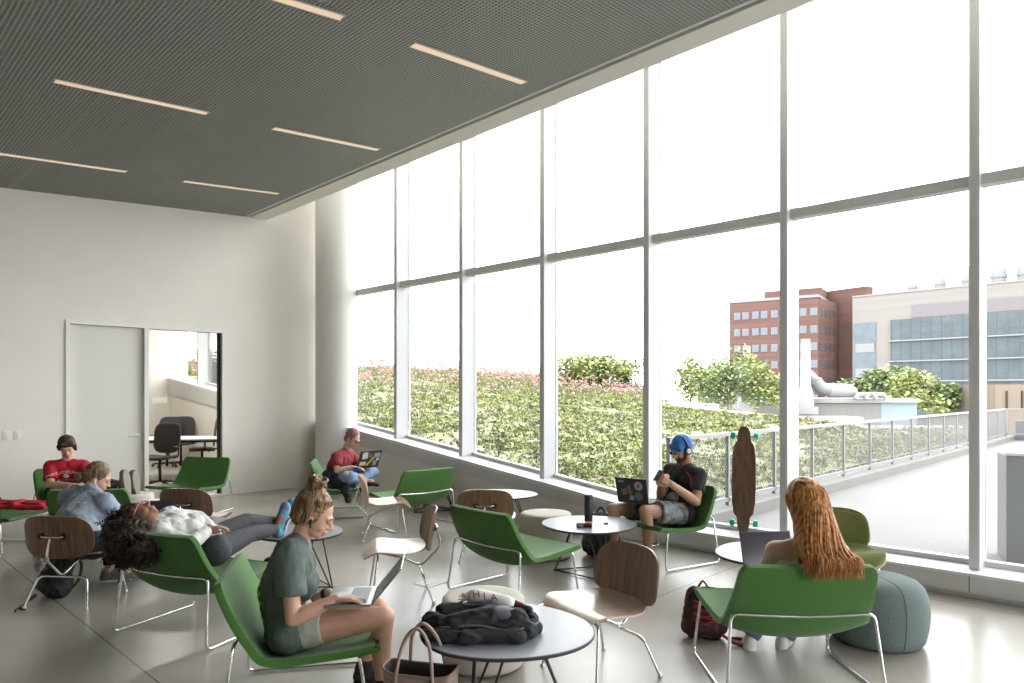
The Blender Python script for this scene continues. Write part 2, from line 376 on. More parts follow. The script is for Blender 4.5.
# the meeting room behind the glass
bm=BM(); box(bm,(-6,YEND,0),(6.62,YEND+.15,6.1)); struct('wall_back_of_meeting_room',bm,'white_wall')
bm=BM(); box(bm,(-6,YW+.15,3.6),(6.3,YEND,3.7)); struct('ceiling_meeting_room',bm,'white_wall')
bm=BM(); box(bm,(6.30,YW,0),(6.44,YW+.15,6.0)); struct('wall_far_end',bm,'white_wall')
# ceiling lamps -----------------------------------------------------------
def ceil_pt(px,py):
    z=4.3
    for _ in range(12):
        D=F*(z-EYE)/(HY-py); p=W((px-CX)/F*D,D,z); z=ceilz(p.x,p.y)
    return p
LT=[((262,-7),(342,17.5),'topmost strip light, cut by the upper edge, above the middle of the room'),
    ((413,44.5),(524,82.5),'strip light nearest the window wall in the grey ceiling'),
    ((55,80.5),(207,113),'long strip light at left of the ceiling, nearer the camera row'),
    ((274,128),(378,149.5),'strip light in the ceiling right of the ceiling centre, before the column'),
    ((-24,150),(126,171.5),'strip light at the far left of the ceiling, cut by the left edge'),
    ((184,181),(278,193.5),'farthest strip light, nearest the ceiling corner by the white wall')]
for a,b,lb in LT:
    p,q=ceil_pt(*a),ceil_pt(*b); c=(p+q)/2
    o=thing('ceiling_light',lb,'ceiling light',(c.x,c.y,c.z),group='recessed strip lights')
    d=(q-p); L=d.length; ang=math.atan2(d.y,d.x); o.rotation_euler=(0,-math.atan2(d.z,math.hypot(d.x,d.y)),ang)
    bm=BM(); box(bm,(-L/2,-.036,-.006),(L/2,.036,.004),bev=.002); obj('diffuser',bm,'lamp',o)
    bm=BM(); 
    for s in (-1,1): box(bm,(-L/2-.01,s*.040-.004,-.007),(L/2+.01,s*.040+.004,.004))
    obj('lamp_frame',bm,'alud',o)
# floor outlet plate
p=W((431-CX)/F*(1069.5/(583-HY)),1069.5/(583-HY))
o=thing('floor_outlet','square metal floor outlet plate under the glare-pale wooden chair','floor outlet',(p.x,p.y,0),.1)
bm=BM(); box(bm,(-.11,-.09,0),(.11,.09,.004),bev=.0015); obj('cover_plate',bm,'alud',o)
bm=BM(); box(bm,(-.05,-.04,.004),(.05,.04,.0055)); obj('lid',bm,'alud',o)

la_=bpy.data.lights.new('meeting_room_added_fill','AREA'); la_.shape='RECTANGLE'; la_.size=2.2; la_.size_y=.4; la_.energy=170; la_.color=(1,.95,.88)  # unseen light added to brighten the meeting room
lo_=bpy.data.objects.new('meeting_room_added_fill',la_); COL.objects.link(lo_); lo_.location=(4.2,13.8,3.55)
# ================================================================ OUTSIDE
M['paver']=mat('pale_pavers',(.133,.130,.127),.85,var=.05,vscale=.7)
M['conc']=mat('concrete_curb',(.145,.139,.13),.85,var=.08,vscale=1.5,bump=.2,bscale=8)
M['galv']=mat('galvanised',(.21,.21,.215),.45,.3)
M['ground']=mat('distant_ground',(.42,.42,.40),.9,var=.1,vscale=.05)
bm=BM(); box(bm,(-60,-120,-9.2),(330,330,-9)); struct('ground',bm,'ground')
bm=BM(); box(bm,(6.66,-14,-1.),(29.4,4.02,-.05)); struct('terrace',bm,'paver')
bm=BM(); box(bm,(6.66,4.02,-1.),(29.6,4.32,.10),bev=.01); struct('curb',bm,'conc')
bm=BM(); box(bm,(29.4,-14,-1.),(29.8,4.02,.62)); struct('parapet',bm,mat('parapet_stone',(.13,.125,.135),.8,var=.05))
bm=BM(); box(bm,(6.66,4.32,-.6),(7.0,4.5,.17)); box(bm,(6.66,4.5,-1),(6.8,YEND,.1)); struct('planter_wall',bm,'conc')
# gravel along the fence
bm=BM()
for k in range(900):
    x=R.uniform(7.1,24); y=R.uniform(4.33,4.62); r=R.uniform(.015,.035)
    ellips(bm,(x,y,.12+r*.4),(r,r*.8,r*.6),seg=5,rng=3)
o=obj('gravel_strip',bm,mat('dark_gravel',(.10,.10,.10),.9,var=.5,vscale=20)); tag(o,'dark loose gravel strip along the foot of the mesh fence','gravel',kind='stuff')
# fence
fx0=7.0; sp_=1.45; npan=15
wire=BM(); pw=sp_-.05; zf0,zf1=.20,.98
step=.062
def clipseg(a,b):
    return a,b
k=-20
while k*step<pw+1.:
    for s in (1,-1):
        # x = x0 + s*(z-zf0)
        x0=k*step if s==1 else k*step+.0
        pts=[]
        za,zb_=zf0,zf1
        xa,xb=x0,x0+s*(zb_-za)*1.
        # clip to 0..pw
        def clip(xa,za,xb,zb_):
            if xa>xb: xa,za,xb,zb_=xb,zb_,xa,za
            if xb<=0 or xa>=pw: return None
            if xa<0: za=za+(zb_-za)*(0-xa)/(xb-xa); xa=0
            if xb>pw: zb_=za+(zb_-za)*(pw-xa)/(xb-xa); xb=pw
            return xa,za,xb,zb_
        c=clip(xa,za,xb,zb_)
        if c: tube(wire,[(c[0]+.025,0,c[1]),(c[2]+.025,0,c[3])],.0032,3,cap=False)
    k+=1
fen=thing('mesh_fence','long galvanised wire mesh fence between the terrace and the planted roof','fence',(0,4.22,0))
pan=None
for i in range(npan):
    if pan is None: pan=obj('mesh_panel',wire,'galv',fen); pan.location=(fx0,0,0)
    else:
        c=pan.copy(); COL.objects.link(c); c.parent=fen; c.location=(fx0+i*sp_,0,0)
bm=BM(); box(bm,(-.022,-.022,.10),(.022,.022,1.02)); post=obj('post',bm,'galv',fen); post.location=(fx0,0,0)
for i in range(1,npan+1):
    c=post.copy(); COL.objects.link(c); c.parent=fen; c.location=(fx0+i*sp_,0,0)
bm=BM(); box(bm,(fx0-.02,-.03,1.0),(fx0+npan*sp_+.02,.03,1.05),bev=.006); box(bm,(fx0,-.022,.15),(fx0+npan*sp_,.022,.20)); obj('rail',bm,'galv',fen)
f2=copy_tree(fen); f2['label']='short far run of mesh fence turning off at the end of the terrace'
for c in list(f2.children):
    if c.name.startswith(('mesh_panel','post')) and c.location.x>fx0+2*sp_+.1: bpy.data.objects.remove(c)
    elif c.name.startswith('rail'):
        bpy.data.objects.remove(c)
bm=BM(); box(bm,(fx0-.02,-.03,1.0),(fx0+3*sp_+.02,.03,1.05),bev=.006); box(bm,(fx0,-.022,.15),(fx0+3*sp_,.022,.20)); obj('rail',bm,'galv',f2)
f2.rotation_euler=(0,0,-PI/2); f2.location=(29.0,4.22+fx0,0)
# box standing in for a ghost reflection in the glass, right edge
p=W((1032-CX)/F*6.6,6.6)
o=thing('ghost_reflection_box','grey box standing in for a glass reflection at the right edge of the view','reflection stand-in',(p.x,p.y,-.05),.3)
bm=BM(); box(bm,(-.24,-.24,0),(.24,.24,1.02),bev=.01); obj('reflection_body',bm,'galv',o); bm=BM(); box(bm,(-.255,-.255,1.02),(.255,.255,1.05),bev=.006); obj('lid',bm,'alud',o)
# ---- planted roof
poly=[(6.8,4.5),(29,4.4),(29,5.6),(22.8,6.7),(22.3,9.4),(20.4,12),(24,15),(28,18.5),(27,23),(17,25.5),(6.8,26.5)]
def inpoly(x,y):
    c=False; n=len(poly)
    for i in range(n):
        x0,y0=poly[i];x1,y1=poly[i-1]
        if (y0>y)!=(y1>y) and x<(x1-x0)*(y-y0)/(y1-y0)+x0: c=not c
    return c
def gz(x,y):
    b=.16+.121*max(0,y-4.3)
    b+=.10*(noise.noise(Vector((x*.35,y*.35,3)))+.5*noise.noise(Vector((x*1.1,y*1.1,7))))*min(1,(y-4.4)*.5+.15)
    return b
def green_mat(name,cols,sc):
    m=bpy.data.materials.new(name); m.use_nodes=True; nt=m.node_tree; n=nt.nodes; l=nt.links; b=n['Principled BSDF']
    tc=n.new('ShaderNodeTexCoord'); t=n.new('ShaderNodeTexNoise'); t.inputs['Scale'].default_value=sc; t.inputs['Detail'].default_value=4
    l.new(tc.outputs['Object'],t.inputs['Vector']); r=n.new('ShaderNodeValToRGB'); cr=r.color_ramp
    while len(cr.elements)<len(cols): cr.elements.new(.5)
    for i,c in enumerate(cols):
        cr.elements[i].position=.32+.36*i/(len(cols)-1); cr.elements[i].color=(*c,1)
    l.new(t.outputs['Fac'],r.inputs['Fac']); l.new(r.outputs['Color'],b.inputs['Base Color']); b.inputs['Roughness'].default_value=.8
    b.inputs['Specular IOR Level'].default_value=.2
    return m
M['soil']=green_mat('roof_soil',[(.21,.175,.15),(.17,.18,.09),(.20,.23,.10),(.25,.215,.185)],1.3)
bm=BM()
cell=.5; vm={}
def gv(i,j):
    if (i,j) not in vm:
        x=6.8+i*cell;y=4.45+j*cell; vm[(i,j)]=bm.verts.new((x,y,gz(x,y)))
    return vm[(i,j)]
for i in range(46):
    for j in range(45):
        x=6.8+(i+.5)*cell;y=4.45+(j+.5)*cell
        if inpoly(x,y) : bm.faces.new((gv(i,j),gv(i+1,j),gv(i+1,j+1),gv(i,j+1)))
o=struct('ground_planted_roof',bm,'soil',smooth=True)
# plants (nobody could count them)
lg=[mat('sedum_%s'%a,c,.8,spec=.2,var=.25,vscale=3.) for a,c in (('lime',(.22,.235,.085)),('mid',(.17,.19,.08)),('pale',(.24,.235,.15)),('dark',(.13,.15,.08)),('rust',(.22,.165,.12)))]
bm=BM()
def leaf(bm,p,az,el,L,w,mi):
    d=Vector((math.cos(az)*math.cos(el),math.sin(az)*math.cos(el),math.sin(el))); s=Vector((-math.sin(az),math.cos(az),0))*w
    a=p+s*.3;b=p-s*.3;c=p+d*L*.55-s+Vector((0,0,L*.05));e=p+d*L*.55+s+Vector((0,0,L*.05)); f=p+d*L-Vector((0,0,L*.12))
    v=[bm.verts.new(q) for q in (a,b,c,f,e)]
    bm.faces.new(v).material_index=mi
cnt=0
while cnt<36000:
    u=R.random()**1.7; x=6.9+u*22; y=R.uniform(4.5,25.5)
    if not inpoly(x,y): continue
    if y<8 and x<11 and R.random()<.2: pass
    n1=noise.noise(Vector((x*.6,y*.6,11)))+.5*noise.noise(Vector((x*1.9,y*1.9,2)))
    if n1<-.30 and R.random()<.8: continue
    cnt+=1
    mi=0 if n1>.15 else (1 if n1>-.12 else 2)
    q=R.random()
    if q<.13: mi=3
    elif q<.20: mi=4
    elif q<.40: mi=R.choice((0,1,2))
    s=R.uniform(.022,.050)*(1+1.6*(x-6.8)/20)
    if R.random()<.06: s*=1.8
    p=Vector((x,y,gz(x,y)))
    for k in range(6):
        leaf(bm,p+Vector((R.uniform(-.6,.6)*s,R.uniform(-.6,.6)*s,0)),R.uniform(0,2*PI),R.uniform(.35,1.35),s*R.uniform(.7,1.4),s*.30,mi)
o=obj('roof_planting',bm,lg); tag(o,'low green sedum and herbs covering the sloping planted roof','plants',kind='stuff')
bm=BM(); cnt=0
while cnt<2600:
    x=R.uniform(7.2,27);y=R.uniform(9,25.3)
    if not inpoly(x,y): continue
    t=(y-9)/16+ (0.25 if x>18 else 0)
    if R.random()>max(0,t-.25)*1.5: continue
    if y<13 and R.random()<.7: continue
    cnt+=1; z=gz(x,y); h=R.uniform(.22,.5); p=Vector((x,y,z))
    q=p+Vector((R.uniform(-.05,.05),R.uniform(-.05,.05),h))
    tube(bm,[p,q],.006,3,mi=2,cap=False)
    r=R.uniform(.03,.055); ellips(bm,q,(r,r,r*.7),seg=5,rng=3,mi=R.choice((0,0,1)))
o=obj('flower_heads',bm,[mat('pink_flower',(.36,.16,.18),.8),mat('pale_pink_flower',(.42,.27,.26),.8),lg[1]]); tag(o,'pink and rust flower heads on thin stems along the roof ridge','flowers',kind='stuff')
# parapet behind the planted roof
bm=BM()
pp=[(29,5.75),(22.95,6.85),(22.5,9.4),(20.6,12),(24.2,14.9)]
for a,b in zip(pp,pp[1:]):
    A=Vector((a[0],a[1],0));B=Vector((b[0],b[1],0)); n_=(B-A).normalized().cross(Vector((0,0,1)))*-.25
    za=gz(*a)-.6; zt=max(gz(*a),gz(*b))
    vs=[A+Vector((0,0,-1)),B+Vector((0,0,-1)),B+Vector((0,0,gz(*b)+.08)),A+Vector((0,0,gz(*a)+.08))]; extr(bm,vs,n_)
struct('roof_edge',bm,'plastic')
# ---- shrubs and trees
def foliage(bm,c,r,n,ls,mis,lump=5,flat=1.):
    cs=[(Vector((R.gauss(0,.42)*r[0],R.gauss(0,.42)*r[1],R.uniform(-.55,.62)*r[2])),R.uniform(.35,.6)) for _ in range(lump)]
    for k in range(n):
        cc,rr=cs[k%lump]
        d=Vector((R.gauss(0,1),R.gauss(0,1),R.gauss(0,1))).normalized()*(R.random()**.35)*rr
        p=Vector(c)+cc+Vector((d.x*r[0],d.y*r[1],d.z*r[2]))
        leaf(bm,p,R.uniform(0,2*PI),R.uniform(-.6,1.2),ls*R.uniform(.6,1.3),ls*.42,mis[k%len(mis)])
lf={'yellow':[mat('leaf_yellow',(.34,.33,.13),.8,spec=.1),mat('leaf_lime',(.25,.29,.11),.8,spec=.1),mat('leaf_mid',(.20,.24,.11),.8,spec=.1)],
    'green':[mat('leaf_green',(.15,.20,.09),.8,spec=.1),mat('leaf_green_b',(.21,.26,.12),.8,spec=.1),mat('leaf_dark',(.10,.135,.065),.8,spec=.1)]}
bark=mat('bark',(.16,.12,.09),.9)
def tree(name,label,cat,x,D,zb,zt,w,kind,n=900,ls=.12,grp=None):
    p=W(x,D,zb); o=thing(name,label,cat,p,R.uniform(0,6),grp); H=zt-zb
    bm=BM(); foliage(bm,(0,0,H*.50),(w/2*1.25,w/2*1.25,H*.56),int(n*1.5),ls,[0,1,2],lump=14); obj('foliage',bm,lf[kind],o)
    bm=BM(); tube(bm,[(0,0,-9-zb if name=='tree' else -.15),(.03*w,0,H*.3),(0,.02*w,H*.6)],[.05*w*.6,.04*w*.6,.02*w],6)
    for k in range(6):
        a=R.uniform(0,6.3); tube(bm,[(0,0,H*.25),(math.cos(a)*w*.2,math.sin(a)*w*.2,H*.5),(math.cos(a)*w*.33,math.sin(a)*w*.33,H*.75)],[.02*w,.014*w,.006*w],5)
    obj('trunk',bm,bark,o)
def tpx(name,label,cat,px,D,ytop,ybot,wpx,kind,n=900,ls=.12,grp=None):
    tree(name,label,cat,(px-CX)/F*D,D,EYE-(ybot-HY)/F*D,EYE-(ytop-HY)/F*D,wpx/F*D,kind,n,ls,grp)
g='shrubs on the ridge of the planted roof'
tpx('shrub','yellow-green shrub on the roof ridge, leftmost of the ridge shrubs','shrub',578,30,357,392,48,'yellow',900,.2,g)
tpx('shrub','yellow-green shrub on the roof ridge, centre of the fourth window bay','shrub',603,31,356,394,44,'yellow',900,.2,g)
tpx('shrub','darker loose shrub on the roof ridge beside the tall mullion','shrub',626,31.5,362,394,30,'green',700,.17,g)
tpx('shrub','low olive shrub half hidden by flowers in the third window bay','shrub',512,32,372,388,60,'yellow',500,.16,g)
g='trees beyond the planted roof'
tpx('tree','pale thin tree left of the white vent stacks','tree',690,34,358,404,36,'yellow',700,.2,g)
tpx('tree','tall green tree between the first and second white vent stacks','tree',731,37,346,408,34,'green',900,.22,g)
tpx('tree','bushy yellow tree in front of the second white vent stack','tree',757,31,352,410,40,'yellow',900,.2,g)
tpx('tree','grey-green shrub at the foot of the white vent stacks','tree',727,30,368,410,44,'green',900,.18,g)
tpx('tree','small lime tree beside the mullion and the red brick building','tree',705,33,366,406,30,'yellow',500,.2,g)
g='trees in front of the glass building'
tpx('tree','large green tree in front of the pale stone building corner','tree',872,70,368,412,46,'green',1300,.5,g)
tpx('tree','yellow-topped tree in front of the glass facade','tree',918,64,373,412,42,'yellow',1300,.45,g)
tpx('tree','dark green tree right of the yellow-topped one','tree',944,66,384,414,30,'green',900,.45,g)
tpx('tree','small bare-looking tree between the big tree and the glass facade','tree',893,74,362,408,20,'green',300,.35,g)
tpx('tree','small tree between the last mullion and the timber pavilion','tree',990,62,392,414,16,'green',400,.4,g)
# ---- mechanical roof: low white building, stacks, ducts
def vbox(bm,px0,px1,y0,y1,D,dep,mi=0,bev=0.):
    """box whose near face stands D metres ahead, axes along the room"""
    x0=(px0-CX)/F*D;x1=(px1-CX)/F*D; z1=EYE-(y0-HY)/F*D; z0=EYE-(y1-HY)/F*D
    t=bmesh.new(); box(t,(0,0,z0),(x1-x0,dep,z1),mi,bev)
    a=c2w(x0,D); ang=math.atan2(-CA,CB); merge(bm,t,Matrix.Translation((a[0],a[1],0))@Matrix.Rotation(ang,4,'Z'))
M['whitehaze']=mat('white_cladding',(.215,.215,.213),.7)
M['beigeclad']=mat('ribbed_concrete',(.15,.143,.135),.8,var=.05,vscale=1,stretch=(6,6,.4))
M['paleblue']=mat('pale_blue_panel',(.16,.20,.215),.5)
o=thing('low_roof_building','low flat white mechanical building with a pale blue glazed end','building',W((840-CX)/F*40,40,-9))
def inv(o): return Matrix.Translation(-o.location)
def part(name,bm,m,o,smooth=False,auto=None):
    bm.transform(Matrix.Translation(-Vector(o.location))); return obj(name,bm,m,o,smooth,auto=auto)
bm=BM(); vbox(bm,760,881,403,640,40,8); part('wall',bm,'beigeclad',o)
bm=BM(); vbox(bm,881.2,917,403,640,40,8); part('glazed_end',bm,'paleblue',o)
bm=BM(); vbox(bm,758,920,398.5,403,39.8,8.6,bev=.05); part('roof',bm,'whitehaze',o)
bm=BM(); vbox(bm,700,864,417,520,36,2.); o2=struct('parapet_white',bm,'whitehaze')
def stack(px,ytop,ybot,wpx,D,label):
    o=thing('vent_stack',label,'vent stack',W((px-CX)/F*D,D,EYE-(ybot-HY)/F*D),group='tall white vent stacks')
    H=(ybot-ytop)/F*D; r=wpx/2/F*D
    bm=BM(); lathe(bm,[(r*1.7,-.8),(r*1.6,.06*H),(r*1.1,.2*H),(r*1.02,.5*H),(r*.9,H),(r*.75,H),(r*.75,H-.2)],20); obj('stack_pipe',bm,'whitehaze',o,True,auto=.7)
    bm=BM(); lathe(bm,[(r*2.5,-.9),(r*2.5,-.5)],20); obj('base',bm,'whitehaze',o,True,auto=.7)
stack(712,345,388,7,40,'leftmost slim white vent stack beside the mullion')
stack(747,346,392,7.5,40,'middle slim white vent stack in front of the brick building')
stack(805.5,339,398,9.5,39,'tallest white vent stack right of the mullion with duct beside it')
M['duct']=mat('grey_duct',(.15,.155,.155),.5,.2)
o=thing('roof_duct','fat white duct with grey elbow lying on the low roof','duct',W((835-CX)/F*39.5,39.5,1.4))
bm=BM(); tube(bm,[V(826,390.5,40),V(840,390.5,40),V(850,391,40),V(855,393,40)],[.40,.40,.40,.25],16); part('duct_pipe',bm,'whitehaze',o,True,.6)
bm=BM(); tube(bm,fillet([V(808,374,39.5),V(817,383,39.5),V(828,391,39.5)],.3),[.30]*8,12); part('diagonal_duct',bm,'whitehaze',o,True,.6)
bm=BM(); tube(bm,fillet([V(815,381,39.2),V(821,389,39.2),V(829,390,39.2)],.4),[.37]*8,12); part('elbow',bm,'duct',o,True,.6)
bm=BM()
for a in (858,868): tube(bm,fillet([V(a-3,399,39.5),V(a,394.5,39.5),V(a+16,394.5,39.5),V(a+18,399,39.5)],.25),.14,10)
part('vent_pipe',bm,'whitehaze',o,True,.6)
# ---- brick building
def brick_mat():
    m=bpy.data.materials.new('red_brick'); m.use_nodes=True; nt=m.node_tree; n=nt.nodes; l=nt.links; b=n['Principled BSDF']
    tc=n.new('ShaderNodeTexCoord'); mp=n.new('ShaderNodeMapping'); mp.inputs['Scale'].default_value=(.05,.05,1.6); l.new(tc.outputs['Object'],mp.inputs['Vector'])
    t=n.new('ShaderNodeTexNoise'); t.inputs['Scale'].default_value=1.; t.inputs['Detail'].default_value=4; l.new(mp.outputs[0],t.inputs['Vector'])
    r=n.new('ShaderNodeValToRGB'); r.color_ramp.elements[0].position=.3;r.color_ramp.elements[1].position=.7
    r.color_ramp.elements[0].color=(.092,.052,.045,1); r.color_ramp.elements[1].color=(.118,.068,.059,1); l.new(t.outputs['Fac'],r.inputs['Fac']); l.new(r.outputs['Color'],b.inputs['Base Color'])
    b.inputs['Roughness'].default_value=.9; b.inputs['Specular IOR Level'].default_value=.1; return m
M['brick']=brick_mat()
M['darkwin']=mat('dark_window',(.05,.045,.05),.4)
M['bglass']=mat('hazy_window',(.085,.10,.13),.3)
M['bwhite']=mat('window_white',(.16,.157,.16),.6)
M['stone']=mat('tan_stone',(.160,.147,.136),.85,var=.06,vscale=.5,stretch=(.05,.05,2))
M['mauve']=mat('mauve_panel',(.112,.102,.109),.7)
M['curtain']=mat('curtain_glass',(.034,.050,.060),.3,var=.25,vscale=.3)
M['cpanel']=mat('blue_panel',(.075,.093,.112),.5,var=.15,vscale=.5)
def facade(A,B,z0,z1):
    """returns map (s,t,out)->world for a facade from A to B (view x,D); s metres along, t height, out towards the viewer"""
    a=W(*A);b=W(*B); d=(b-a); L=d.length; d.normalize(); nrm=Vector((d.y,-d.x,0))
    if nrm.dot(-a)<0: nrm=-nrm
    return L,(lambda s,t,o=0.: a+d*s+nrm*o+Vector((0,0,t)))
def fbox(bm,f,s0,s1,t0,t1,o0,o1,mi=0):
    vs=[f(s0,t0,o0),f(s1,t0,o0),f(s1,t1,o0),f(s0,t1,o0),f(s0,t0,o1),f(s1,t0,o1),f(s1,t1,o1),f(s0,t1,o1)]
    verts_faces(bm,vs,[(0,3,2,1),(4,5,6,7),(0,1,5,4),(1,2,6,5),(2,3,7,6),(3,0,4,7)],mi)
def xpx(px,D): return (px-CX)/F*D
A=(xpx(729.5,165),165);B=(xpx(818,154),154)
L1,f1=facade(A,B,-9,23)
o=thing('brick_building','red brick hospital-like block with rows of paired windows and a taller wing','building',f1(L1/2,-9))
bm=BM(); fbox(bm,f1,0,L1,-9,23.2,-16,0); part('wall',bm,'brick',o)
bm=BM(); fbox(bm,f1,-.2,L1+.2,23.2,23.8,-16.2,.2); part('roof_edge',bm,'bwhite',o)
# side face of the low block, then taller wing
C=(xpx(838,163),163); L2,f2_=facade(B,C,-9,23)
bm=BM(); fbox(bm,f2_,0,L2,-9,23.0,-8,.02); part('side_wall',bm,'brick',o)
Cq=(xpx(800,172),172);Dq=(xpx(866,158),158); L3,f3=facade(Cq,Dq,-9,25)
bm=BM(); fbox(bm,f3,0,L3,-9,26.3,-3,0); part('tall_wing',bm,'brick',o)
bm=BM(); fbox(bm,f1,L1*.33,L1*.98,23.8,26.2,-15,-6); part('penthouse',bm,'brick',o)
for r_ in range(6):
    zc=23.2-3.2-r_*3.9
    if zc<0: break
    for k in range(9):
        s=L1*(.085+.108*k+(.0 if k%2 else .008))
        bm=BM(); fbox(bm,f1,s-.72,s+.72,zc-.85,zc+.85,0,.10,1); fbox(bm,f1,s-.62,s-.05,zc-.75,zc+.75,.1,.16); fbox(bm,f1,s+.05,s+.62,zc-.75,zc+.75,.1,.16)
        part('window',bm,['bglass','bwhite'],o)
    for k in range(4):
        bm=BM(); fbox(bm,f2_,L2*(.12+.2*k),L2*(.24+.2*k),zc-.9,zc+.9,.03,.10)
        part('side_window',bm,'darkwin',o)
bm=BM(); fbox(bm,f1,L1*.44,L1*.445,26,31,-6.1,-6); part('antenna',bm,'bwhite',o)
# ---- pale stone and glass building
A=(xpx(852.5,152),152); B=(xpx(1100,122),122); L4,f4=facade(A,B,-9,23)
def s_at(px):   # distance along the facade whose picture column is px
    lo,hi=0,L4
    for _ in range(40):
        m_=(lo+hi)/2; p=f4(m_,0); x=CB*p.x-CA*p.y; D=CA*p.x+CB*p.y
        if CX+F*x/D<px: lo=m_
        else: hi=m_
    return lo
o=thing('laboratory_building','pale stone laboratory building with a long blue glass curtain wall','building',f4(L4/2,-9))
bm=BM(); fbox(bm,f4,0,L4,-9,22.8,-5.5,0); part('wall',bm,'stone',o)
bm=BM(); fbox(bm,f4,s_at(912),L4,17.4,20.0,0,.15); part('mauve_band',bm,'mauve',o)
s0=s_at(853.5);s1=s_at(876)
bm=BM(); fbox(bm,f4,s0,s1,-6,17.0,0,.2); part('corner_glazing',bm,'cpanel',o)
bm=BM()
for z in (11.6,6.2): fbox(bm,f4,s0+.5,s1-.3,z-1.,z+.9,.2,.3)
part('strip_window',bm,'bwhite',o)
s0=s_at(891.5)
bm=BM(); fbox(bm,f4,s0,L4,-6,17.2,0,.3); cw=part('curtain_wall',bm,'curtain',o)
bm=BM()
k=0
while s0+k*1.85<L4: fbox(bm,f4,s0+k*1.85-.06,s0+k*1.85+.06,-6,17.2,.3,.42); k+=1
for z in [17.2-1.45*j for j in range(1,15)]: fbox(bm,f4,s0,L4,z-.05,z+.05,.3,.4)
bm.transform(Matrix.Translation(-Vector(o.location))); obj('mullion_grid',bm,mat('hazy_mullion',(.06,.075,.085),.5),cw)
bm=BM()
for z in (12.7,8.4,4.2): fbox(bm,f4,s0-.5,L4,z-.14,z+.14,.3,1.2)
bm.transform(Matrix.Translation(-Vector(o.location))); obj('sunshade_fin',bm,'bwhite',cw)
bm=BM(); fbox(bm,f4,0,L4,22.8,23.1,-5.7,.2); part('coping',bm,'bwhite',o)
for i,px in enumerate((908.5,936,964.5,995.5,1023)):
    s=s_at(px); p=f4(s,23.1,-3)
    v=thing('roof_vent','round-topped white roof vent, number %s from the left on the stone building'%(['first','second','third','fourth','fifth'][i]),'roof vent',p,group='domed vents on the stone building')
    h=3.0+.7*min(i,3)*.8; r=.95+.12*i
    bm=BM(); lathe(bm,[(r,-.3),(r,h*.55),(r*.8,h*.85),(r*.35,h),(0,h+.05)],16); obj('vent_dome',bm,'bwhite',v,True,auto=.8)
    bm=BM(); lathe(bm,[(r*1.12,h*.25),(r*1.12,h*.36)],16); obj('band',bm,'bwhite',v,True,auto=.8)
# timber pavilion and grey wall
o=thing('timber_pavilion','tan timber-clad pavilion with slit windows at the right edge','building',W(xpx(1010,60),60,-9))
bm=BM(); vbox(bm,995.5,1075,384.5,560,60,10); part('wall',bm,mat('tan_timber',(.14,.11,.083),.8,var=.1,vscale=1,stretch=(3,3,.2)),o)
bm=BM()
for px in (1006.5,1022): vbox(bm,px,px+1.6,391,408,59.9,.3)
part('slit_window',bm,'dark',o)
bm=BM(); vbox(bm,895,985,391.5,396,80,8); struct('covered_walkway',bm,mat('walkway_grey',(.30,.31,.30),.8))
# ================================================================ FURNITURE
def spot(px,py,z=0.):
    D=F*(EYE-z)/(py-HY); return ((px-CX)/F*D,D)
# ---- low green lounge chair on a sled frame
CEN=[(.305,.362),(.295,.355),(.18,.325),(.02,.293),(-.13,.272),(-.215,.285),(-.275,.36),(-.325,.47),(-.37,.585),(-.405,.685)]
SID=[(.305,.370),(.295,.364),(.18,.352),(.04,.342),(-.11,.335),(-.205,.352),(-.262,.42),(-.315,.50),(-.365,.60),(-.402,.690)]
def lounge_pt(u,v):
    s=2*u-1; k=abs(s)**2.2
    c=spline([(a,b,0) for a,b in CEN],v); e=spline([(a,b,0) for a,b in SID],v)
    p=c*(1-k)+e*k; hw=.385-.045*max(0,(v-.55)/.45)
    ve=max(0,(v-.9)/.1); hw-=.03*ve**3
    ve=max(0,(.06-v)/.06); hw-=.02*ve**2
    return Vector((s*hw,p.x,p.y))
def make_lounge(label):
    t=thing('lounge_chair',label,'chair',group='green lounge chairs on sled frames')
    bm=BM(); sheet(bm,lounge_pt,24,34,.034)
    bmesh.ops.recalc_face_normals(bm,faces=bm.faces)
    sh=obj('seat_shell',bm,'green',t,True,auto=None)
    b=sh.modifiers.new('soft','BEVEL'); b.width=.012; b.segments=3; b.limit_method='ANGLE'; b.angle_limit=1.0
    bm=BM()
    L=[(-.36,-.318,.415),(-.40,-.36,.012),(-.40,.27,.012),(-.362,.245,.372)]
    Rr=[(-x,y,z) for x,y,z in L][::-1]
    path=[L[3],L[2],L[1],L[0]]+[Rr[3],Rr[2],Rr[1],Rr[0]]
    path=[(-.30,.18,.325),(-.372,.225,.345),(-.40,.275,.012),(-.405,-.375,.012),(-.368,-.325,.425)]
    mid=[( -.18,-.318,.412),(0,-.312,.405),(.18,-.318,.412)]
    path=path+mid+[(-a,b,c) for a,b,c in path[::-1]]
    tube(bm,fillet(path,.045),.0085,10); obj('sled_frame',bm,'chrome',t,True,auto=.8)
    bm=BM(); tube(bm,[(-.36,.17,.328),(-.2,.17,.308),(.2,.17,.308),(.36,.17,.328)],.007,8); obj('cross_bar',bm,'chrome',t,True,auto=.8)
    return t
def place(o,x,D,f,label=None,group=None):
    p=W(x,D,0); o.location=p; o.rotation_euler=(0,0,heading(*f))
    if label: o['label']=label
    if group: o['group']=group
    return o
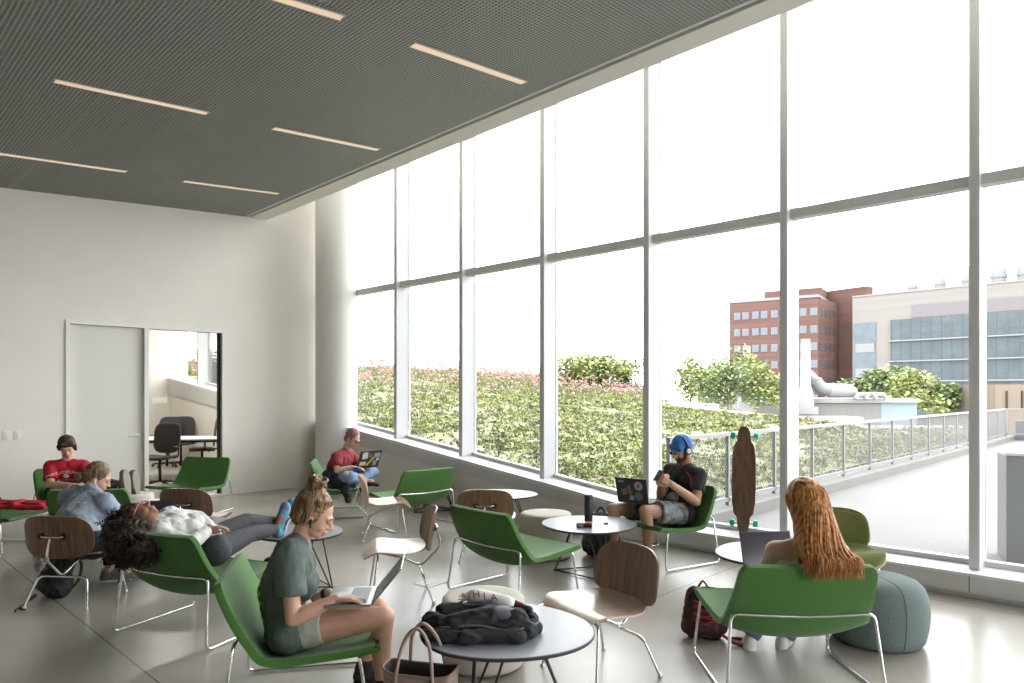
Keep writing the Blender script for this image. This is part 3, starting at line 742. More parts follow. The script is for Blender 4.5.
lounges=[(1.49,3.86,(0,1),'green lounge chair seen from behind with the long-haired redhead in it'),
 (.04,5.42,(.72,.69),'empty green lounge chair seen from behind in the middle, between the two round grey tables'),
 (1.374,6.48,(-.87,-.5),'green lounge chair by the window holding the person in headphones'),
 (-1.01,3.51,(.97,.22),'bright green lounge chair nearest the camera at left, under the person with the hair bun'),
 (-2.06,4.64,(.39,.92),'green lounge chair seen from behind with the person lying back across it'),
 (-4.22,9.0,(-.2,-.98),'empty green lounge chair standing before the glass beside the door'),
 (-1.20,8.20,(-.64,.77),'empty green lounge chair seen from behind, below the far windows'),
 (-2.17,8.95,(1,.17),'green lounge chair at the column, under the person sitting cross-legged'),
 (-4.93,7.95,(.87,-.5),'green lounge chair at far left holding the person in the red shirt'),
 (-5.06,6.86,(1,.03),'green lounge chair cut by the left edge with a red jacket on its seat'),
 (-3.88,6.62,(-.12,.99),'green lounge chair back standing directly behind the person in the grey-blue shirt')]
proto=make_lounge('x')
LC=[]
for i,(x,D,f,lb) in enumerate(lounges):
    o=proto if i==0 else copy_tree(proto)
    place(o,x,D,f,lb); LC.append(o)
# ---- moulded plywood chair on a chrome frame
def rr_shape(u,v,w,h,p=3.2):
    """maps the unit square on a rounded rectangle, returns x,y"""
    a=2*u-1;b=2*v-1
    m=max(abs(a),abs(b))
    if m<1e-6: return 0,0
    l=(abs(a)**p+abs(b)**p)**(1/p)
    k=m/l
    return a*k*w/2,b*k*h/2
def seat_pt(u,v,wd=.545,dp=.47):
    x,y=rr_shape(u,v,wd,dp,3.0)
    t=y/(dp/2)
    z=.378+.012*t
    if t>.45: z-=.075*((t-.45)/.55)**2
    if t<-.5: z+=.035*((-t-.5)/.5)**1.6
    z+=.018*(abs(x)/(wd/2))**2.2-.012*math.exp(-((t+.2)/.5)**2)
    return Vector((x,y+.02,z))
def back_pt(u,v,wd=.52,h=.325):
    x,y=rr_shape(u,v,wd,h,3.4)
    x*=(1-.06*(y/h)) 
    return Vector((x,-.275-.16*(y)-.0+.11*(abs(x)/(wd/2))**2*.6+.25*(y*y)*-.3,.522+y*.97))
def make_lcm(label,wood='walnut',seatm=None,soft=False):
    t=thing('plywood_chair' if not soft else 'upholstered_chair',label,'chair',group='moulded plywood chairs')
    bm=BM(); sheet(bm,seat_pt,22,22,.011); s=obj('seat',bm,seatm or wood,t,True,auto=.9)
    bm=BM(); sheet(bm,lambda u,v:back_pt(u,v),22,18,.011); b_=obj('backrest',bm,wood,t,True,auto=.9)
    if soft:
        bm=BM(); sheet(bm,lambda u,v:seat_pt(u,v,.53,.455)+Vector((0,0,.022)),20,20,.034); c=obj('seat_cushion',bm,'olive',s,True); m_=c.modifiers.new('soft','BEVEL'); m_.width=.012; m_.segments=3
        bm=BM(); sheet(bm,lambda u,v:back_pt(u,v,.505,.275)+Vector((0,.018,.003)),20,18,.026); c=obj('back_cushion',bm,'olive',b_,True); m_=c.modifiers.new('soft','BEVEL'); m_.width=.01; m_.segments=3
        bm=BM(); sheet(bm,lambda u,v:back_pt(u,v,.505,.275)+Vector((0,-.012,.003)),20,18,.01); obj('back_cover',bm,'olive',b_,True)
    # frame
    bm=BM(); tube(bm,fillet([(-.235,-.255,.004),(-.185,-.175,.215),(.185,-.175,.215),(.235,-.255,.004)],.05),.0085,10); obj('rear_leg_frame',bm,'chrome',t,True,auto=.8)
    bm=BM(); tube(bm,fillet([(-.235,.20,.004),(-.195,.15,.345),(.195,.15,.345),(.235,.20,.004)],.04),.0085,10); obj('front_leg_frame',bm,'chrome',t,True,auto=.8)
    bm=BM(); tube(bm,fillet([(0,.155,.345),(0,-.03,.30),(0,-.185,.222),(0,-.345,.38),(0,-.305,.515)],.05),.0095,10); obj('spine',bm,'chrome',t,True,auto=.8)
    bm=BM(); tube(bm,fillet([(-.085,-.283,.53),(-.06,-.305,.528),(.06,-.305,.528),(.085,-.283,.53)],.015),.007,8); br=obj('back_bracket',bm,'chrome',t,True,auto=.8)
    for sx in (-.085,.085):
        bm=BM(); lathe(bm,[(.024,0),(.024,.016),(.0,.018)],16,M4=Matrix.Translation((sx,-.272,.53))@Matrix.Rotation(PI/2,4,'X')); obj('shock_mount',bm,'rubber',t,True,auto=.6)
    for sx,sy in ((-.235,-.255),(.235,-.255),(-.235,.20),(.235,.20)):
        bm=BM(); lathe(bm,[(.013,0),(.013,.012),(.009,.02)],12,c=(sx,sy,0)); obj('foot_glide',bm,'chrome2',t,True,auto=.6)
    return t
lw=make_lcm('x'); la=make_lcm('x','walnut','seat_glare'); lo=make_lcm('x','oak','oak')
place(lw,-3.27,5.22,(.07,1),'walnut plywood chair at left holding the person in the grey-blue shirt')
c=place(copy_tree(lw),-3.02,6.66,(.12,.99),'walnut plywood chair beyond the lying person, behind the table with the laptop')
c=place(copy_tree(lw),-.24,6.58,(.03,1),'walnut plywood chair mostly hidden behind the central green lounge chair')
place(lo,-1.36,7.5,(1,.22),'light oak plywood chair facing right, before the far empty green lounge chair')
place(la,-.88,5.28,(-.96,-.22),'plywood chair with glare-pale seat facing left, beside the open grey laptop')
c=place(copy_tree(la),.47,3.84,(-.84,-.55),'large plywood chair with walnut back and glare-pale seat at the nearest round table')
LCM5=c
ls_=make_lcm('x','olive','seat_glare',True); place(ls_,2.40,5.02,(-.15,-.98),'olive upholstered low chair facing the room beside the teal pouf'); ls_['group']=''
del ls_['group']
for o in (lw,): pass
# ---- round wire-based tables
def make_table(label,top,r=.39,ry=None,h=.43):
    t=thing('round_table',label,'table',group='low round tables on black wire bases'); ry=ry or r
    def ring(z,k): return [((r*k)*math.cos(a)*(1+.03*math.cos(3*a)),(ry*k)*math.sin(a)*(1+.03*math.cos(3*a)),z) for a in [2*PI*i/72 for i in range(72)]]
    bm=BM()
    lv=[ring(h-.018,.985),ring(h-.010,1.),ring(h-.0015,1.)]
    rs=[[bm.verts.new(p) for p in q] for q in lv]
    for a,b in zip(rs,rs[1:]):
        for i in range(72): bm.faces.new((a[i],a[(i+1)%72],b[(i+1)%72],b[i]))
    bm.faces.new(rs[0][::-1]); bm.faces.new(rs[-1]); obj('table_edge',bm,'edge',t,True,auto=.5)
    bm=BM(); a=[bm.verts.new(p) for p in ring(h-.002,.985)]; b=[bm.verts.new(p) for p in ring(h,.985)]
    for i in range(72): bm.faces.new((a[i],a[(i+1)%72],b[(i+1)%72],b[i]))
    bm.faces.new(a[::-1]); bm.faces.new(b); obj('tabletop',bm,top,t,True,auto=.5)
    for k in range(3):
        a=2*PI*k/3+.35
        ca,sa=math.cos(a),math.sin(a)
        q=lambda rr,off,z:(rr*ca-off*sa,rr*sa+off*ca,z)
        bm=BM(); tube(bm,fillet([q(.14,-.085,h-.02),q(.30,-.012,.012),q(.315,0,.008),q(.30,.012,.012),q(.14,.085,h-.02)],.01),.0065,8); obj('wire_leg',bm,'black',t,True,auto=.8)
    bm=BM(); tube(bm,[(.305*math.cos(2*PI*k/3+.35),.305*math.sin(2*PI*k/3+.35),.012) for k in range(3)],.006,8,closed=True); obj('floor_wire',bm,'black',t,True,auto=.8)
    return t
TB={}
t1=make_table('x','tabletop',.415,.40); place(t1,-.03,3.31,(.3,1),'nearest round grey table with the dark jacket piled on it')
t2=copy_tree(t1); place(t2,.67,5.97,(-.5,1),'round grey table holding the black bottle, in front of the person in headphones')
t3=make_table('x','table_glare'); place(t3,-.11,7.75,(.1,1),'glare-pale round table near the window sill, behind the cream pouf')
t4=copy_tree(t3); place(t4,1.83,4.86,(.7,1),'round table with pale top at right, behind the open laptop of the redhead')
t5=copy_tree(t1); place(t5,-2.78,5.92,(.2,1),'round grey table behind the lying person, with an open laptop on it')
t6=make_table('x','tabletop',.345); place(t6,-1.72,5.62,(.9,1),'round grey side table under the lying person\'s sneakers, behind the hair bun')
t7=make_table('x','tabletop',.30); place(t7,-1.08,9.2,(.5,1),'small far table half hidden behind the empty green lounge chair near the column')
# ---- poufs
def make_pouf(label,m,r,h,bul=.0,grp='cream cylindrical poufs'):
    t=thing('pouf',label,'pouf',group=grp)
    if bul:
        prof=[(0,.0),(r*.80,.0),(r*.86,.012)]+[(r*(.86+.14*math.sin(PI*min(1,(z/h))*.92+.12)**.8),z) for z in [h*k/12 for k in range(1,9)]]
        prof+=[(r*.955,h*.76),(r*.90,h*.865),(r*.80,h*.94),(r*.66,h*.98),(r*.4,h*1.0),(0,h*1.005)]
    else:
        prof=[(0,.012),(r*.96,.012),(r*.985,.03),(r,.06),(r,h-.045),(r*.985,h-.02),(r*.94,h-.005),(r*.8,h),(0,h)]
    bm=BM(); lathe(bm,prof,64); obj('cushion',bm,m,t,True)
    bm=BM(); lathe(bm,[(r*.80,0),(r*.80,.014)],40); obj('base_ring',bm,'blackp',t,True,auto=.6)
    bm=BM()
    if bul:
        for k in range(3):
            a=2*PI*k/3+.9
            tube(bm,[((p[0]+.001)*math.cos(a),(p[0]+.001)*math.sin(a),p[1]) for p in prof[2:]],.0022,5)
    else: tube(bm,[(r*.985*math.cos(2*PI*k/48),r*.985*math.sin(2*PI*k/48),h-.019) for k in range(48)],.0025,5,closed=True)
    obj('seam',bm,'seam' if bul else 'pouf',t,True)
    return t
p1=make_pouf('cream cylindrical pouf between the bottle table and the window wall','pouf',.247,.42); place(p1,.325,6.6,(0,1))
p2=copy_tree(p1); place(p2,-.165,3.98,(0,1),'cream cylindrical pouf behind and partly under the nearest round table'); p2.scale=(.97,.97,.93)
p3=make_pouf('large bulging teal-grey pouf at right beside the redhead\'s green chair','pouf2',.298,.405,1,'x'); del p3['group']; place(p3,2.30,4.36,(.3,1))
p4=copy_tree(p1); place(p4,-4.05,7.36,(0,1),'cream pouf hidden behind the green chair back, under the red-shirted person\'s shoes'); p4.scale=(.85,.85,1.17)
# ---- meeting room furniture seen through the glass
M['mesh']=mat('dark_mesh',(.05,.045,.05),.8); M['maroon']=mat('maroon_mesh',(.13,.075,.085),.8)
def office_chair(label,x,y,rz,bmt):
    t=thing('office_chair',label,'chair',(x,y,0),rz,'swivel chairs in the meeting room')
    bm=BM(); sheet(bm,lambda u,v:(lambda q:Vector((q[0],q[1],.47+.03*(2*q[0])**2*4)))(rr_shape(u,v,.48,.46,3)),14,14,.05); obj('seat',bm,bmt,t,True)
    bm=BM(); sheet(bm,lambda u,v:(lambda q:Vector((q[0],-.24-.12*(q[1])+.25*q[0]**2,.80+q[1])))(rr_shape(u,v,.46,.52,3.5)),14,14,.025); obj('backrest',bm,bmt,t,True)
    bm=BM(); tube(bm,[(0,0,.07),(0,0,.45)],.025,10); tube(bm,[(0,-.1,.44),(0,-.28,.5),(0,-.27,.66)],.018,8); obj('pedestal',bm,'black',t,True)
    for s in (-1,1):
        bm=BM(); tube(bm,fillet([(s*.2,-.05,.46),(s*.29,-.05,.50),(s*.29,-.05,.66),(s*.29,.14,.66)],.04),.014,8); obj('armrest',bm,'black',t,True)
    for k in range(5):
        a=2*PI*k/5; bm=BM(); tube(bm,[(0,0,.09),(.28*math.cos(a),.28*math.sin(a),.065)],.016,8); l_=obj('base_arm',bm,'black',t,True)
        bm=BM(); lathe(bm,[(.0,-.012),(.03,-.012),(.03,.012),(0,.012)],14,M4=Matrix.Translation((.28*math.cos(a),.28*math.sin(a),.032))@Matrix.Rotation(a,4,'Z')@Matrix.Rotation(PI/2,4,'X')); obj('caster',bm,'rubber',l_,True,auto=.6)
def mp(px,D): return c2w(xpx(px,D),D)
a=mp(178,12.9)
t=thing('meeting_table','white rectangular meeting table seen through the glass beside the door','table',(a[0]-.15,a[1],0),heading(.9,.25)+0.)
bm=BM(); box(bm,(-.5,-1.25,.715),(.5,1.25,.74),bev=.004); obj('tabletop',bm,'plastic',t,True,auto=.6)
bm=BM(); box(bm,(-.44,-1.2,.67),(.44,1.2,.714)); obj('apron',bm,'black',t)
for sx in (-.42,.42):
    for sy in (-1.15,1.15): bm=BM(); box(bm,(sx-.025,sy-.025,0),(sx+.025,sy+.025,.67),bev=.004); obj('leg',bm,'black',t)
a=mp(160,11.6); office_chair('dark mesh swivel chair nearest the sidelight glass',a[0],a[1],2.3,'mesh')
a=mp(202,13.3); office_chair('maroon-backed swivel chair at the right end of the meeting table',a[0],a[1],1.2,'maroon')
a=mp(167,14.7); office_chair('dark swivel chair on the far side of the meeting table, left',a[0],a[1],PI*.8,'mesh')
a=mp(181,14.9); office_chair('dark swivel chair on the far side of the meeting table, right',a[0],a[1],PI*.8,'mesh')
# ================================================================ FIGURE TOOLS
from mathutils.bvhtree import BVHTree
def cap_(bm,p0,p1,r0,r1,seg=14,flat=False):
    p0=Vector(p0);p1=Vector(p1); d=p1-p0; L=d.length
    if L<1e-5: ellips(bm,p0,max(r0,r1)); return
    prof=[]
    for k in range(5): a=PI/2*k/4; prof.append((r0*math.sin(a),-r0*math.cos(a)))
    prof.append((r0*.5+r1*.5,L*.5))
    if flat: prof+=[(r1,L),(0,L)]
    else:
        for k in range(5): a=PI/2*k/4; prof.append((r1*math.cos(a),L+r1*math.sin(a)))
    prof=[(max(0,a),b) for a,b in prof]; prof[0]=(0,prof[0][1]); prof[-1]=(0,prof[-1][1])
    q=d.to_track_quat('Z','Y').to_matrix().to_4x4()
    lathe(bm,prof,seg,M4=Matrix.Translation(p0)@q)
def bake(bm,voxel,smooth=4,fold=0.,fscale=14.,fstretch=(1,1,1),cutz=None):
    bmesh.ops.recalc_face_normals(bm,faces=bm.faces)
    me=bpy.data.meshes.new('t'); bm.to_mesh(me); bm.free(); o=bpy.data.objects.new('t',me); COL.objects.link(o)
    m=o.modifiers.new('r','REMESH'); m.mode='VOXEL'; m.voxel_size=voxel; m.use_smooth_shade=True
    if smooth: s=o.modifiers.new('s','SMOOTH'); s.factor=.5; s.iterations=smooth
    dg=bpy.context.evaluated_depsgraph_get(); dg.update(); ev=o.evaluated_get(dg); m2=bpy.data.meshes.new_from_object(ev)
    bpy.data.objects.remove(o); bpy.data.meshes.remove(me)
    out=bmesh.new(); out.from_mesh(m2); bpy.data.meshes.remove(m2)
    if fold:
        out.normal_update()
        for v in out.verts:
            p=Vector((v.co.x*fstretch[0],v.co.y*fstretch[1],v.co.z*fstretch[2]))*fscale
            n=noise.noise(p)+.45*noise.noise(p*2.3)
            v.co+=v.normal*(1-abs(n)*2)*fold
    return out
def islands_keep(bm,minv=60):
    """drop crumbs left by the remesh"""
    seen=set(); dead=[]
    for v in bm.verts:
        if v in seen: continue
        st=[v]; comp=[]; seen.add(v)
        while st:
            a=st.pop(); comp.append(a)
            for e in a.link_edges:
                b=e.other_vert(a)
                if b not in seen: seen.add(b); st.append(b)
        if len(comp)<minv: dead+=comp
    if dead: bmesh.ops.delete(bm,geom=dead,context='VERTS')
    return bm
class Body:
    def __init__(s,J,root,k=1.): s.J=J; s.root=root; s.k=k; s.b=BM(); s.o=Vector(root.location)
    def c(s,bm,a,b,r0,r1,flat=False): cap_(bm,Vector(a)-s.o,Vector(b)-s.o,r0*s.k,r1*s.k,flat=flat)
    def e(s,bm,c,r,rot=None): ellips(bm,Vector(c)-s.o,[x*s.k for x in r],rot)
def frame3(f,u):
    f=Vector(f).normalized(); u=Vector(u); u=(u-f*u.dot(f)).normalized(); r=f.cross(u)
    return Matrix((r,f,u)).transposed()
def head_prims(B,bm,h,Rm):
    P=lambda x,y,z:Vector(h)+Rm@Vector((x,y,z))*B.k
    B.e(bm,P(0,-.012,.030),(.073,.092,.086),Rm); B.e(bm,P(0,.028,-.018),(.060,.060,.078),Rm)
    B.e(bm,P(0,.026,-.066),(.047,.052,.042),Rm); B.e(bm,P(0,.062,-.090),(.021,.020,.018),Rm)
    for s in (-1,1):
        B.e(bm,P(s*.032,.050,-.036),(.025,.027,.027),Rm)
        B.e(bm,P(s*.076,-.006,-.014),(.009,.019,.031),Rm); B.e(bm,P(s*.010,.096,-.036),(.008,.009,.007),Rm)
        B.c(bm,P(s*.008,.084,.014),P(s*.040,.074,.014),.011,.010)
    B.c(bm,P(0,.084,.004),P(0,.106,-.031),.0075,.0115)
    B.c(bm,P(-.014,.083,-.060),P(.014,.083,-.060),.0085,.0085); B.c(bm,P(-.012,.082,-.071),P(.012,.082,-.071),.0085,.0085)
def hand_prims(B,bm,w,d,n,side,curl=.5,spread=1.,thumb=.6,sc=1.):
    """w wrist, d towards the knuckles, n out of the palm, side=+1 if the thumb lies towards n x d"""
    d=Vector(d).normalized(); n=Vector(n); n=(n-d*n.dot(d)).normalized(); t=n.cross(d)*side; w=Vector(w); k=B.k*sc
    q=lambda a,b,c: w+(d*a+t*b+n*c)*k
    lens=[(.040,.024,.020),(.044,.028,.022),(.040,.026,.021),(.032,.019,.018)]
    for i in range(4):
        off=(.030-.020*i)
        kn=q(.088-.004*abs(i-1.3),off,0)
        B.c(bm,q(.0,off*.45,0),kn,.014*sc,.0115*sc)
        p=kn; a=curl*.55; dd=d
        sp=(1.2-i)*.07*spread
        for L in lens[i]:
            dd=(d*math.cos(a)+n*math.sin(a)+t*sp).normalized(); p2=p+dd*L*k
            B.c(bm,p,p2,.0093*sc,.0082*sc); p=p2; a+=curl*.75
    b0=q(.022,.024,.006); b1=q(.052,.050,.016+.014*thumb); b2=q(.080,.056,.022+.026*thumb); b3=q(.103,.054,.028+.034*thumb)
    B.c(bm,b0,b1,.015*sc,.012*sc); B.c(bm,b1,b2,.011*sc,.0095*sc); B.c(bm,b2,b3,.0095*sc,.0085*sc)
def torso_prims(B,bm,g=0.,fem=False,low=1.,neckr=.048,neck=True,slim=0.):
    J=B.J; sl,sr,hl,hr=[Vector(J[x]) for x in ('sl','sr','hl','hr')]
    pc=(hl+hr)/2; sc=(sl+sr)/2; nb=Vector(J['nb']); ax=(sl-sr).normalized(); up=(sc-pc).normalized(); fw=ax.cross(up)
    if fw.dot(Vector(J['f']))<0: fw=-fw
    mid=pc.lerp(sc,.5)+Vector(J.get('bow',(0,0,0)))
    for s,h,q in ((1,sl,hl),(-1,sr,hr)):
        a=pc.lerp(q,.55)
        if slim: a=a.lerp(sc,slim)
        c=sc+ax*s*(.075 if fem else .085)*B.k; m_=mid+ax*s*(.045 if fem else .055)*B.k
        B.c(bm,a,m_,.088+g,.080+g); B.c(bm,m_,c-up*.07,.080+g,.088+g); B.c(bm,c-up*.07,c-up*.02,.085+g,.070+g)
        B.c(bm,sc+ax*s*.05,h,.062+g,.056+g); B.c(bm,nb.lerp(sc,.2)+Vector((0,0,.0)),h.lerp(sc,.3)+up*.02,.045+g*.7,.040+g)
    B.c(bm,pc.lerp(sc,slim),mid,(.10 if not slim else .088)+g,.092+g); B.c(bm,mid,sc-up*.06,.092+g,.095+g)
    if not slim: B.c(bm,hl,hr,.098*low+g,.098*low+g)
    if fem:
        for s in (-1,1): B.e(bm,sc-up*.16*B.k+ax*s*.055+fw*.055*B.k,(.055+g,.052+g,.060+g))
def limb(B,bm,pts,rs,g=0.,flat=False):
    for i in range(len(pts)-1): B.c(bm,pts[i],pts[i+1],rs[i]+g,rs[i+1]+g,flat=flat and i==len(pts)-2)
def leg_pts(J,s):
    h,k,a=[Vector(J[x+s]) for x in ('h','k','a')]
    d=(a-k); th=(k-h)
    back=(h-k).normalized()
    return h,k,a,k.lerp(a,.32)+ (back-d.normalized()*back.dot(d.normalized()))*.014
def person(name,label,J,skin,k=1.,fem=False,voxel=.006,hands=True,loc=None,bare_feet=False,shin=1.):
    root=thing(name,label,'person',loc if loc is not None else ((Vector(J['hl'])+Vector(J['hr']))/2)*1.)
    root.location.z=max(0,root.location.z-.14)
    B=Body(J,root,k); bm=B.b
    torso_prims(B,bm,-.006,fem)
    hm=Vector(J['head']); Rm=frame3(J['ff'],J['fu']); B.Rm=Rm
    B.c(bm,J['nb'],hm+Rm@Vector((0,-.018,-.045)),.050 if fem else .056,.046 if fem else .052)
    head_prims(B,bm,hm,Rm)
    for s in 'lr':
        sh,el,wr=[Vector(J[x+s]) for x in ('s','e','w')]
        limb(B,bm,[sh,sh.lerp(el,.45),el],[.049,.042,.035] if fem else [.054,.050,.040]); limb(B,bm,[el,el.lerp(wr,.3),wr],[.036,.038,.024] if fem else [.041,.044,.029])
        if hands:
            hd=J['hand'+s]; hand_prims(B,bm,wr,hd[0],hd[1],hd[2],*(hd[3:] if len(hd)>3 else ()),sc=.92 if fem else 1.)
        h,kn,an,cf=leg_pts(J,s)
        limb(B,bm,[h,h.lerp(kn,.5),kn],[.084,.070,.053] if fem else [.084,.072,.056]); limb(B,bm,[kn,cf,an],[.051,.053,.033] if fem else [.054,.055,.037])
        to=Vector(J['t'+s]); B.c(bm,an,an.lerp(to,.5)-Vector(J.get('soledir',(0,0,1)))*.0,.034,.030)
    b2=islands_keep(bake(bm,voxel,3)); B.body=obj('body',b2,skin,root,True)
    return B
def face(B,hairmat,skin_lip,eye=True,lips=True):
    h=Vector(B.J['head'])-B.o; Rm=B.Rm; P=lambda x,y,z:h+Rm@Vector((x,y,z))*B.k
    for s in (-1,1):
        bm=BM(); ellips(bm,P(s*.029,.081,-.003),(.0125*B.k,.010*B.k,.0075*B.k),Rm,12,8); obj('eye',bm,'eyewhite',B.root,True)
        bm=BM(); ellips(bm,P(s*.029,.0885,-.006),(.0055*B.k,.004*B.k,.0055*B.k),Rm,10,6); obj('iris',bm,'iris',B.root.children[-1] if False else [c for c in COL.objects if c.parent==B.root and c.name.startswith('eye')][-1],True)
        bm=BM(); tube(bm,[P(s*.012,.094,.018),P(s*.028,.093,.024),P(s*.045,.082,.018)],[.003,.0035,.002],6); obj('eyebrow',bm,hairmat,B.root,True)
    if lips:
        bm=BM(); tube(bm,[P(-.022,.080,-.065),P(-.008,.0915,-.062),P(.008,.0915,-.062),P(.022,.080,-.065)],[.002,.0045,.0045,.002],8); tube(bm,[P(-.020,.080,-.067),P(0,.0905,-.072),P(.020,.080,-.067)],[.002,.005,.002],8)
        obj('lips',bm,skin_lip,B.root,True)
M['eyewhite']=mat('eye_white',(.26,.17,.13),.4); M['iris']=mat('iris_dark',(.05,.035,.025),.2)
def cloth(B,name,fn,m,voxel=.008,sm=3,fold=.004,fs=13.,parent=None,st=(1,1,.6)):
    bm=BM(); fn(bm); return obj(name,islands_keep(bake(bm,voxel,sm,fold,fs,st)),m,parent or B.root,True)
def tshirt(B,m,g=.013,sleeve=.55,fem=False,low=1.,fold=.004,name='t_shirt',sr_=.064,slim=0.):
    def fn(bm):
        torso_prims(B,bm,g,fem,low,slim=slim)
        for s in 'lr':
            sh,el,wr=[Vector(B.J[x+s]) for x in ('s','e','w')]
            if sleeve<=1: B.c(bm,sh,sh.lerp(el,sleeve),sr_,sr_*1.0,flat=True)
            else: limb(B,bm,[sh,el,el.lerp(wr,sleeve-1)],[.064,.054,.042])
    return cloth(B,name,fn,m,fold=fold)
def trousers(B,m,g=.010,end=.92,knee=None,name='trousers',fold=.003,loose=0.):
    """end: fraction of the shin covered, or knee: fraction of the thigh covered (shorts)"""
    def fn(bm):
        J=B.J; B.c(bm,J['hl'],J['hr'],.102+g,.102+g); pc=(Vector(J['hl'])+Vector(J['hr']))/2
        sc=(Vector(J['sl'])+Vector(J['sr']))/2; B.c(bm,pc,pc.lerp(sc,.22),.105+g,.10+g)
        for s in 'lr':
            h,kn,an,cf=leg_pts(J,s)
            if knee: limb(B,bm,[h,h.lerp(kn,knee*.6),h.lerp(kn,knee)],[.090,.082+loose*.6,.074+loose],g,flat=True)
            else: limb(B,bm,[h,h.lerp(kn,.5),kn,cf,kn.lerp(an,end)],[.088,.074,.056+loose,.056+loose,.038+loose],g,flat=True)
    return cloth(B,name,fn,m,fold=fold)
def shoe(B,s,m,msole,lace=None,up=None,k=1.,name='shoe'):
    """a laced shoe from ankle towards toe; up is the direction from the sole to the ankle"""
    an=Vector(B.J['a'+s])-B.o; to=Vector(B.J['t'+s])-B.o; f=(to-an)
    u=Vector(up) if up is not None else Vector((0,0,1)); f=(f-u.normalized()*f.dot(u.normalized())).normalized()
    Rm=frame3(f,u); P=lambda x,y,z:an+Rm@Vector((x,y,z))*k
    bm=BM()
    for a,b,r0,r1 in (((0,-.035,-.045),(0,.06,-.052),.036,.040),((0,.06,-.052),(0,.15,-.060),.040,.034),((0,-.02,0),(0,-.03,-.04),.040,.036),((0,.02,-.015),(0,.10,-.045),.036,.034)):
        cap_(bm,P(*a),P(*b),r0*k,r1*k)
    b2=islands_keep(bake(bm,.006,2)); 
    for v in b2.verts:
        q=Rm.inverted()@(v.co-an)
        if q.z<-.078*k: v.co=an+Rm@Vector((q.x,q.y,-.078*k))
    sh=obj(name,b2,m,B.root,True)
    bm=BM(); out=[]
    for k_ in range(28):
        a=2*PI*k_/28; y=.055+.122*math.sin(a); w=(.040+.008*math.sin(a)-.008*(abs(math.sin(a+.9))))*math.cos(a); out.append((w,y))
    t=bmesh.new(); prism(t,[(x*k,y*k) for x,y in out],-.090*k,-.066*k); merge(bm,t,Matrix.Translation(an)@Rm.to_4x4()); obj('sole',bm,msole,sh,True,auto=.7)
    if lace:
        bm=BM()
        for j in range(4): y=.045+j*.02; tube(bm,[P(-.022,y,-.022-j*.007),P(0,y+.003,-.008-j*.0085),P(.022,y,-.022-j*.007)],.003*k,6)
        obj('laces',bm,lace,sh,True)
    return sh
def hair_mat(name,c1,c2,rough=.45):
    m=bpy.data.materials.new(name); m.use_nodes=True; nt=m.node_tree; n=nt.nodes; l=nt.links; b=n['Principled BSDF']
    tc=n.new('ShaderNodeTexCoord'); mp=n.new('ShaderNodeMapping'); mp.inputs['Scale'].default_value=(1,1,.18); l.new(tc.outputs['Object'],mp.inputs['Vector'])
    t=n.new('ShaderNodeTexNoise'); t.inputs['Scale'].default_value=55; t.inputs['Detail'].default_value=4; l.new(mp.outputs[0],t.inputs['Vector'])
    r=n.new('ShaderNodeValToRGB'); r.color_ramp.elements[0].position=.38; r.color_ramp.elements[1].position=.62; r.color_ramp.elements[0].color=(*c1,1); r.color_ramp.elements[1].color=(*c2,1)
    l.new(t.outputs['Fac'],r.inputs['Fac']); l.new(r.outputs['Color'],b.inputs['Base Color']); b.inputs['Roughness'].default_value=rough; b.inputs['Specular IOR Level'].default_value=.3
    bp=n.new('ShaderNodeBump'); bp.inputs['Strength'].default_value=.5; bp.inputs['Distance'].default_value=.004; l.new(t.outputs['Fac'],bp.inputs['Height']); l.new(bp.outputs[0],b.inputs['Normal'])
    return m
def hair_cap(B,bm,grow=0.,nape=True,front=.0):
    h=Vector(B.J['head']); Rm=B.Rm; P=lambda x,y,z:h+Rm@Vector((x,y,z))*B.k
    B.e(bm,P(0,-.022+front,.040),(.080+grow,.092+grow,.088+grow),Rm)
    for s in (-1,1): B.e(bm,P(s*.050,-.020,.008),(.030+grow,.052,.048),Rm)
    if nape: B.e(bm,P(0,-.058,-.020),(.060+grow*.5,.046+grow*.5,.062),Rm)
def decal(shapes,target,origin,Rm,m,parent,name,thick=.0022):
    """lay flat mesh shapes (bmesh in x-right, z-up metres) on a surface by projecting along -y of frame Rm"""
    me=target.data; bt=BVHTree.FromPolygons([v.co.copy() for v in me.vertices],[tuple(p.vertices) for p in me.polygons])
    d=-(Rm@Vector((0,1,0)))
    bmesh.ops.triangulate(shapes,faces=shapes.faces); bmesh.ops.subdivide_edges(shapes,edges=[e for e in shapes.edges if e.calc_length()>.02],cuts=1)
    dead=[]
    for v in shapes.verts:
        p=origin+Rm@v.co; h=bt.ray_cast(p-d*.25,d,.6)
        if h[0] is None: dead.append(v)
        else: v.co=h[0]-d*thick
    if dead: bmesh.ops.delete(shapes,geom=dead,context='VERTS')
    if not shapes.faces: shapes.free(); return None
    return obj(name,shapes,m,parent,False)
def text_bm(s,size,arc=0.):
    cu=bpy.data.curves.new('t','FONT'); cu.body=s; cu.size=size; cu.align_x='CENTER'; cu.resolution_u=2
    o=bpy.data.objects.new('t',cu); COL.objects.link(o); dg=bpy.context.evaluated_depsgraph_get(); dg.update()
    me=bpy.data.meshes.new_from_object(o.evaluated_get(dg)); bpy.data.objects.remove(o); bm=BM(); bm.from_mesh(me)
    for v in bm.verts: v.co=Vector((-v.co.x,0,v.co.y-arc*v.co.x**2))
    return bm
